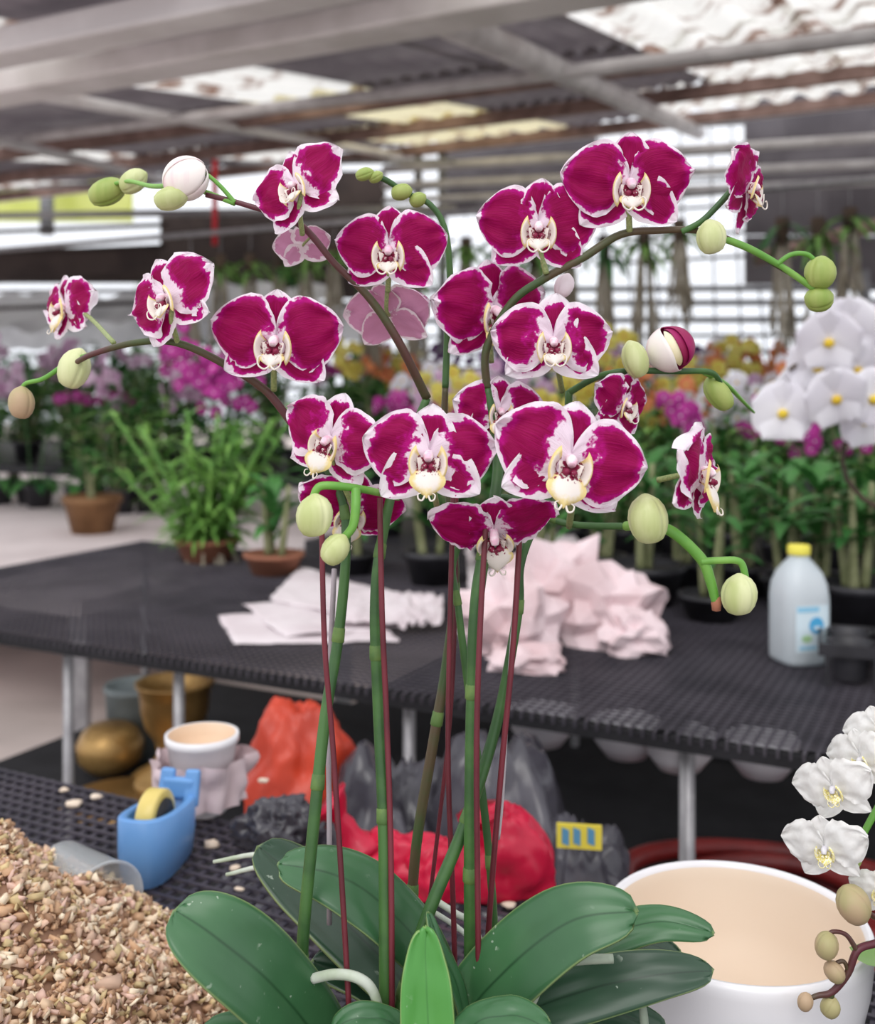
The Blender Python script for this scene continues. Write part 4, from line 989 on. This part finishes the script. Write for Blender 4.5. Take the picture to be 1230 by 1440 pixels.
def flower(cx,cy,wpx,yaw,pitch,roll,Y,var='mid',lipmode='up',attach=None,pet=(1,1),spread=11,lipy=False,ped=True,open_=0,sc_lat=1.0,lat=38,dors=1.0,roll2=0):
    """one flower; wpx = full width in pixels when facing the camera"""
    global FN; FN+=1
    s=wpx/2/F*Y; rt=Matrix.Rotation(math.radians(yaw),4,'Z')@Matrix.Rotation(math.radians(pitch),4,'X')@Matrix.Rotation(math.radians(roll),4,'Y')
    Wm=Matrix.Translation(P(cx,cy,Y))@rt@Matrix.Diagonal((s,s,s,1))
    bm=bmesh.new()
    # column
    tube(bm,cr([(0,.04,-.02),(0,-.08,.02),(0,-.18,.0),(0,-.235,-.05)],5),[.06,.065,.075,.05],12,0)
    if ped:
        a=Wm.inverted()@P(*attach) if attach else Vector((0,.3,-.7))
        pts=[Vector((0,.03,-.03)),Vector((0,.07,-.12)),Vector((a.x*.25,.04,-.34)),a]
        if attach and a.z>-.3: pts=[Vector((0,.03,-.02)),Vector((a.x*.3,.2,a.z*.3)),a]
        tube(bm,cr(pts,6),[.035,.045,.045,.05],8,1)
    o=link(bm,'flower',['column','pedicel'],orch,local=True); o.matrix_world=Wm
    loc,q,sc=Wm.decompose(); o.location=loc-ROOT; o.rotation_mode='QUATERNION'; o.rotation_quaternion=q; o.scale=sc
    mp,msx={'dark':('dark_petal','dark_sepal'),'mid':('mid_petal','mid_sepal'),'white':('white_petal','white_sepal')}[var]
    def addp(me,name,ang,y,k=(1,1,1),fwd=0,mir=False):
        c=bpy.data.objects.new(name,me); COL.objects.link(c); c.parent=o
        A=Matrix.Translation((0,y,0))@Matrix.Rotation(math.radians(-ang),4,'Y')@Matrix.Rotation(math.radians(fwd),4,'Z')@Matrix.Diagonal((k[0],k[1],k[2]*(-1 if mir else 1),1))
        lo,qq,ss=A.decompose(); c.location=lo; c.rotation_mode='QUATERNION'; c.rotation_quaternion=qq; c.scale=(k[0],k[1],k[2]); return c
    j=lambda a:R.uniform(-a,a)
    v=FN%3
    addp(getp('petal',mp,0,v),'petal',spread+j(4),-.02,(pet[1],1,pet[1]),j(5)-open_)
    addp(getp('petal',mp,1,v),'petal',180-spread+j(4),-.03,(pet[0],-1 if 0 else 1,pet[0]),j(5)+open_)
    addp(getp('dorsal',msx,0,v),'sepal',90+j(5),.05,(dors,1,dors),j(5))
    addp(getp('lat',msx,0,v),'sepal',-lat+j(5),.07,(sc_lat,1,sc_lat),j(5)-open_*.7)
    addp(getp('lat',msx,1,v),'sepal',180+lat+j(5),.07,(sc_lat,1,sc_lat),j(5)+open_*.7)
    lp=bpy.data.objects.new('lip',lip_me('lip_y' if lipy else 'lip',lipmode)); COL.objects.link(lp); lp.parent=o
    return o
#       cx   cy   w   yaw pit roll Y
flower(418,264,158,-28,-5,-24,.72,'mid',attach=(425,330,.735),pet=(.95,1.05))
flower(548,352,168,-6,8,0,.735,'dark',attach=(545,410,.752),pet=(.95,1))
flower(236,420,166,-30,0,-24,.715,'mid',attach=(250,483,.73),pet=(1,1.05))
flower(388,478,192,-4,8,3,.72,'dark',attach=(385,548,.745))
flower(757,318,180,-4,10,2,.735,'dark',attach=(768,385,.742))
flower(884,258,192,2,10,1,.725,'dark',attach=(885,325,.738),pet=(1,1))
flower(1050,262,150,58,12,20,.735,'dark',attach=(1028,268,.735),lat=50)
flower(692,436,190,28,12,-8,.765,'dark',attach=(690,510,.765),pet=(1.0,1.0),lipmode='down')
flower(777,480,176,0,4,0,.73,'white',attach=(790,550,.78),dors=1.05)
flower(465,618,168,-26,5,18,.715,'mid','down',attach=(500,720,.745),lipy=True,dors=1.1)
flower(603,640,196,-2,2,2,.69,'white','down',attach=(620,740,.76),lipy=True)
flower(702,578,135,12,2,2,.76,'mid','down',attach=(700,650,.77))
flower(800,646,224,4,3,14,.675,'mid','down',attach=(800,740,.76),lipy=True,pet=(1.02,1))
flower(876,568,120,40,10,12,.765,'dark','up',attach=(850,545,.78))
flower(694,745,190,4,48,-8,.72,'dark','down',attach=(680,790,.73),sc_lat=.6)
flower(982,662,190,56,4,14,.705,'mid','down',attach=(925,675,.73),lipy=True,open_=-6)
flower(492,715,160,10,35,10,.755,'dark','down',attach=(486,770,.745))
flower(548,442,135,160,-30,8,.775,'dark','up',attach=(545,400,.76))
flower(425,345,84,190,-20,10,.765,'white','up',attach=(440,330,.75))
flower(92,432,128,-42,0,-10,.86,'mid','down',attach=(160,482,.76),lipy=True)
# ---- leaves of the orchid
def oleaf(pts,Wpx,up,m_='oleaf',fold=.22,bend=.1,w0=.45,sharp=.65,name='leaf',tipw=.0,prof=None):
    p3=cr([P(*p) for p in pts],8); N=len(p3)-1; W_=Wpx*pts[len(pts)//2][2]/F; up=Vector(up).normalized(); bm=bmesh.new()
    def fn(s,t):
        x=s*N; i=min(int(x),N-1); c=p3[i].lerp(p3[i+1],x-i); T=(p3[min(i+1,N)]-p3[max(i-1,0)]).normalized()
        sd_=T.cross(up).normalized(); nn=sd_.cross(T).normalized()
        wv=(w0+(1-w0)*math.sin(PI/2*min(1,s/.55)))*math.sqrt(max(0,1-max(0,(s-sharp)/(1-sharp))**2.3))
        return c+sd_*(W_*wv*t)+nn*(W_*wv*(fold*abs(t)**1.3-bend*t*t)+.002*noise.noise(Vector((s*4,t*2,Wpx))))
    grid(bm,fn,30,12,pat=lambda s,t:(min(1-abs(t),(1-s)*3),s,t*.5+.5),uv=True)
    o=link(bm,name,[m_],orch); md=o.modifiers.new('s','SOLIDIFY'); md.thickness=.0018; return o
oleaf([(500,1560,.715),(440,1455,.69),(370,1375,.665),(300,1318,.655),(246,1282,.66)],62,(.45,-.75,.55),w0=.6,sharp=.55)
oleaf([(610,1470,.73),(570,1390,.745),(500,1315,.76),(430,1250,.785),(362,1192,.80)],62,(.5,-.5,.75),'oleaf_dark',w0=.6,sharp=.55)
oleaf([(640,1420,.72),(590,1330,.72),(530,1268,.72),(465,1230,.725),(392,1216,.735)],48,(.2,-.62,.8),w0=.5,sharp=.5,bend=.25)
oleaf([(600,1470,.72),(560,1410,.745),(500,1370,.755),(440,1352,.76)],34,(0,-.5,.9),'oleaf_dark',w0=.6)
oleaf([(520,1560,.70),(440,1470,.69),(360,1452,.68),(285,1450,.675)],28,(0,-.6,.8),w0=.6)
oleaf([(600,1560,.66),(602,1480,.66),(600,1400,.668),(598,1350,.675),(597,1304,.68)],40,(0,-1,.1),'oleaf_young',w0=.9,sharp=.12,fold=.35,bend=0)
oleaf([(640,1560,.69),(652,1460,.69),(640,1390,.69),(612,1330,.69),(600,1285,.695)],17,(.9,-.5,.1),'oleaf',w0=.9,sharp=.3)
oleaf([(600,1560,.70),(650,1440,.70),(720,1358,.685),(805,1296,.67),(895,1284,.665)],55,(-.25,-.75,.6),w0=.55,sharp=.5,bend=.15)
oleaf([(660,1470,.73),(740,1400,.735),(830,1330,.735),(925,1298,.73),(1002,1314,.72)],34,(-.1,-.6,.8),w0=.5,sharp=.2,bend=.3)
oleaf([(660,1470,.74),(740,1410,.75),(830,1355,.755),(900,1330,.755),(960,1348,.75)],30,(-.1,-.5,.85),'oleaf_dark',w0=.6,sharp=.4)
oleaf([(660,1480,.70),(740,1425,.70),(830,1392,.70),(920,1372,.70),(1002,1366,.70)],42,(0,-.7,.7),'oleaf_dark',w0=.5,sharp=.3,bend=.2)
oleaf([(600,1540,.66),(660,1450,.65),(715,1430,.64),(775,1450,.635)],30,(0,-.5,.85),w0=.7,bend=.3)
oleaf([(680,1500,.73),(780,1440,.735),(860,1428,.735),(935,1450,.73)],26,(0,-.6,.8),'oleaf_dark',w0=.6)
oleaf([(620,1540,.68),(560,1450,.675),(510,1432,.67),(470,1450,.67)],22,(0,-.5,.85),w0=.7)
def root(pts,r,m_='root'):
    bm=bmesh.new(); tube(bm,cr([P(*p) for p in pts],6),[x*Y0/F for x in r],8); link(bm,'aerial_root',[m_],orch)
root([(440,1376,.69),(470,1370,.685),(500,1374,.68),(522,1390,.68),(533,1422,.685),(540,1460,.7)],[7,7,7,6])
root([(730,1440,.69),(748,1405,.685),(765,1372,.68),(800,1352,.68),(862,1348,.68)],[8,8,7,6],'root_g')
root([(908,1470,.70),(905,1430,.70),(902,1405,.70)],[6,6,4],'root_g')
root([(612,1266,.76),(640,1284,.75),(665,1300,.745),(680,1340,.74)],[5,5,5]); root([(612,1284,.77),(640,1302,.76),(662,1320,.75)],[4,4,4])
root([(640,1440,.75),(500,1300,.80),(400,1222,.83),(318,1230,.84)],[5,5,5,3]); root([(640,1440,.76),(500,1280,.81),(400,1204,.84),(300,1212,.85)],[5,5,5,3])
# ---- stakes
def stake(pts,r,m_,label,cat='stake',name='plant_stake'):
    bm=bmesh.new(); p3=[P(*p) for p in pts]; tube(bm,cr(p3,4),r*.88*Y0/F,8); o=link(bm,name,[m_]); shift(o,p3[0]); tag(o,label,cat)
stake([(498,1560,.68),(484,1300,.69),(468,1050,.705),(456,900,.71),(452,720,.72)],4.4,'stake','dark red stake farthest left, leaning beside the leftmost green stem')
stake([(463,1300,.74),(463,1160,.745),(462,1000,.75),(470,800,.75)],4.5,'stake_grey','grey stake just behind the leftmost green stem')
stake([(549,1560,.71),(551,1410,.688),(549,1180,.70),(543,1000,.712),(537,860,.715),(534,700,.73)],4.6,'stake','dark red stake tied along the second green stem from the left')
stake([(596,1330,.77),(612,1200,.77),(632,1020,.765),(640,860,.765),(642,640,.775)],3.6,'stake','thinnest dark red stake, crossing the third green stem')
stake([(643,1560,.735),(638,1300,.735),(630,1080,.735),(632,900,.74),(637,700,.75)],4.4,'stake','dark red stake standing left of the thick centre stem')
stake([(674,1560,.705),(672,1300,.70),(670,1050,.70),(675,880,.705),(684,720,.72)],4.6,'stake','dark red stake tied against the right side of the thick centre stem')
stake([(680,1420,.725),(690,1260,.725),(705,1080,.725),(722,900,.73),(732,720,.74)],4.8,'stake','dark red stake farthest right, leaning to the right')
stake([(700,1180,.735),(706,1120,.735),(714,980,.735),(728,790,.745),(730,740,.75)],3.4,'stake_clear','thin whitish plastic stake beside the rightmost red stake')
# ---------------------------------------------------------------- white foreground orchid at right
wr=Vector((.50,.80,Z)); wo=thing('white_orchid','white moth orchid leaning in from the right edge with brown buds, beside the white pot','orchid',wr)
bm=bmesh.new(); lathe(bm,[(0,0),(.05,0),(.065,.1),(.068,.1),(.062,.1),(.06,.09),(0,.088)],n=28); link(bm,'pot',['black'],wo,local=True)
def wst(pts,r,m_): bm=bmesh.new(); tube(bm,cr([Vector(p) if isinstance(p,Vector) else P(*p) for p in pts],6),[x*.75/F for x in r],8); return link(bm,'flower_stem',[m_],wo)
b0=wr+Vector((0,0,.09))
wst([b0,b0+Vector((-.02,0,.15)),b0+Vector((-.04,-.02,.26)),(1300,1040,.77),(1250,1110,.765),(1215,1170,.76),(1196,1212,.76)],[7,6,6,5,4],'stem_bright')
wst([b0,b0+Vector((-.03,0,.06)),(1300,1300,.75),(1235,1325,.74),(1206,1336,.735),(1192,1368,.735),(1170,1395,.735),(1150,1400,.735),(1134,1406,.735)],[7,6,5,5,5,4,3],'stem_purple')
def wp(pts,r): bm=bmesh.new(); tube(bm,cr([P(*p) for p in pts],6),[x*.75/F for x in r],7); link(bm,'pedicel',['stem_purple'],wo)
wp([(1205,1338,.735),(1190,1315,.735),(1172,1310,.735),(1162,1316,.735)],[4,3,3]); wp([(1192,1365,.735),(1186,1352,.735),(1176,1354,.735)],[3,3]); wp([(1170,1394,.735),(1167,1408,.735)],[4,4])
wp([(1230,1290,.75),(1215,1280,.745),(1205,1275,.745)],[4,4])
for px,py,r,m_ in ((1200,1272,24,'bud2'),(1162,1330,17,'bud2'),(1173,1367,14,'bud2'),(1132,1409,11,'bud2'),(1167,1417,13,'bud2')): bud(px,py,.735,r,1.08,R.uniform(-30,30),m_,3,wo)
bud(1198,1205,.755,13,1.3,10,'bud3',3,wo)
wm_={}
def wflower(cx,cy,w_,yaw,pitch,roll,Y):
    s=w_*1.42/2/F*Y; Wm=Matrix.Translation(P(cx,cy,Y))@Matrix.Rotation(math.radians(yaw),4,'Z')@Matrix.Rotation(math.radians(pitch),4,'X')@Matrix.Rotation(math.radians(roll),4,'Y')
    bm=bmesh.new(); tube(bm,cr([(0,.1,-.02),(0,-.08,.02),(0,-.16,.0),(0,-.2,-.05)],4),[.05,.07,.07,.05],10); tube(bm,cr([(0,.03,0),(.1,.25,-.1),(.3,.5,-.1)],4),.04,7,1)
    o=link(bm,'flower',['fw','pedicel'],wo,local=True); lo,q,_=Wm.decompose(); o.location=lo-wr; o.rotation_mode='QUATERNION'; o.rotation_quaternion=q; o.scale=(s,)*3
    for nm,ang,y,ki in (('petal',14,-.02,'petal'),('petal',166,-.03,'petal'),('sepal',90,.05,'dorsal'),('sepal',-48,.07,'lat'),('sepal',228,.07,'lat')):
        if ki not in wm_:
            me=getp(ki,'mid_petal',0,9).copy(); me.materials[0]=M['wpet']; wm_[ki]=me
        c=bpy.data.objects.new(nm,wm_[ki]); COL.objects.link(c); c.parent=o; c.location=(0,y,0); c.rotation_euler=(0,math.radians(-ang),0)
    me=lip_me('lip_y','up').copy(); me.materials[0]=M['wlip']; l=bpy.data.objects.new('lip',me); COL.objects.link(l); l.parent=o; l.scale=(.8,.8,.8)
M['wlip']=mat('white_yellow_lip','f6f2e4','e2d24a',26,.5)
M['wpet']=mat('white_petal_plain','f4f3f1','ebe9e6',6,.55,trans=.22)
wflower(1172,1108,84,-35,10,-20,.74); wflower(1160,1192,86,-30,10,-10,.735); wflower(1212,1068,80,-50,5,-20,.75); wflower(1236,1030,70,-30,0,-20,.76); wflower(1236,1255,60,-30,0,0,.75)
bm=bmesh.new(); p3=cr([b0,P(1290,1380,.78),P(1245,1352,.775),P(1206,1350,.77)],6)
leafblade(bm,p3[-1],p3[0]-p3[-1],(p3[0]-p3[-1]).length,.03,-.1,n=10,w0=.4); link(bm,'leaf',['oleaf_young'],wo)
bpy.data.objects.remove(co) if False else None
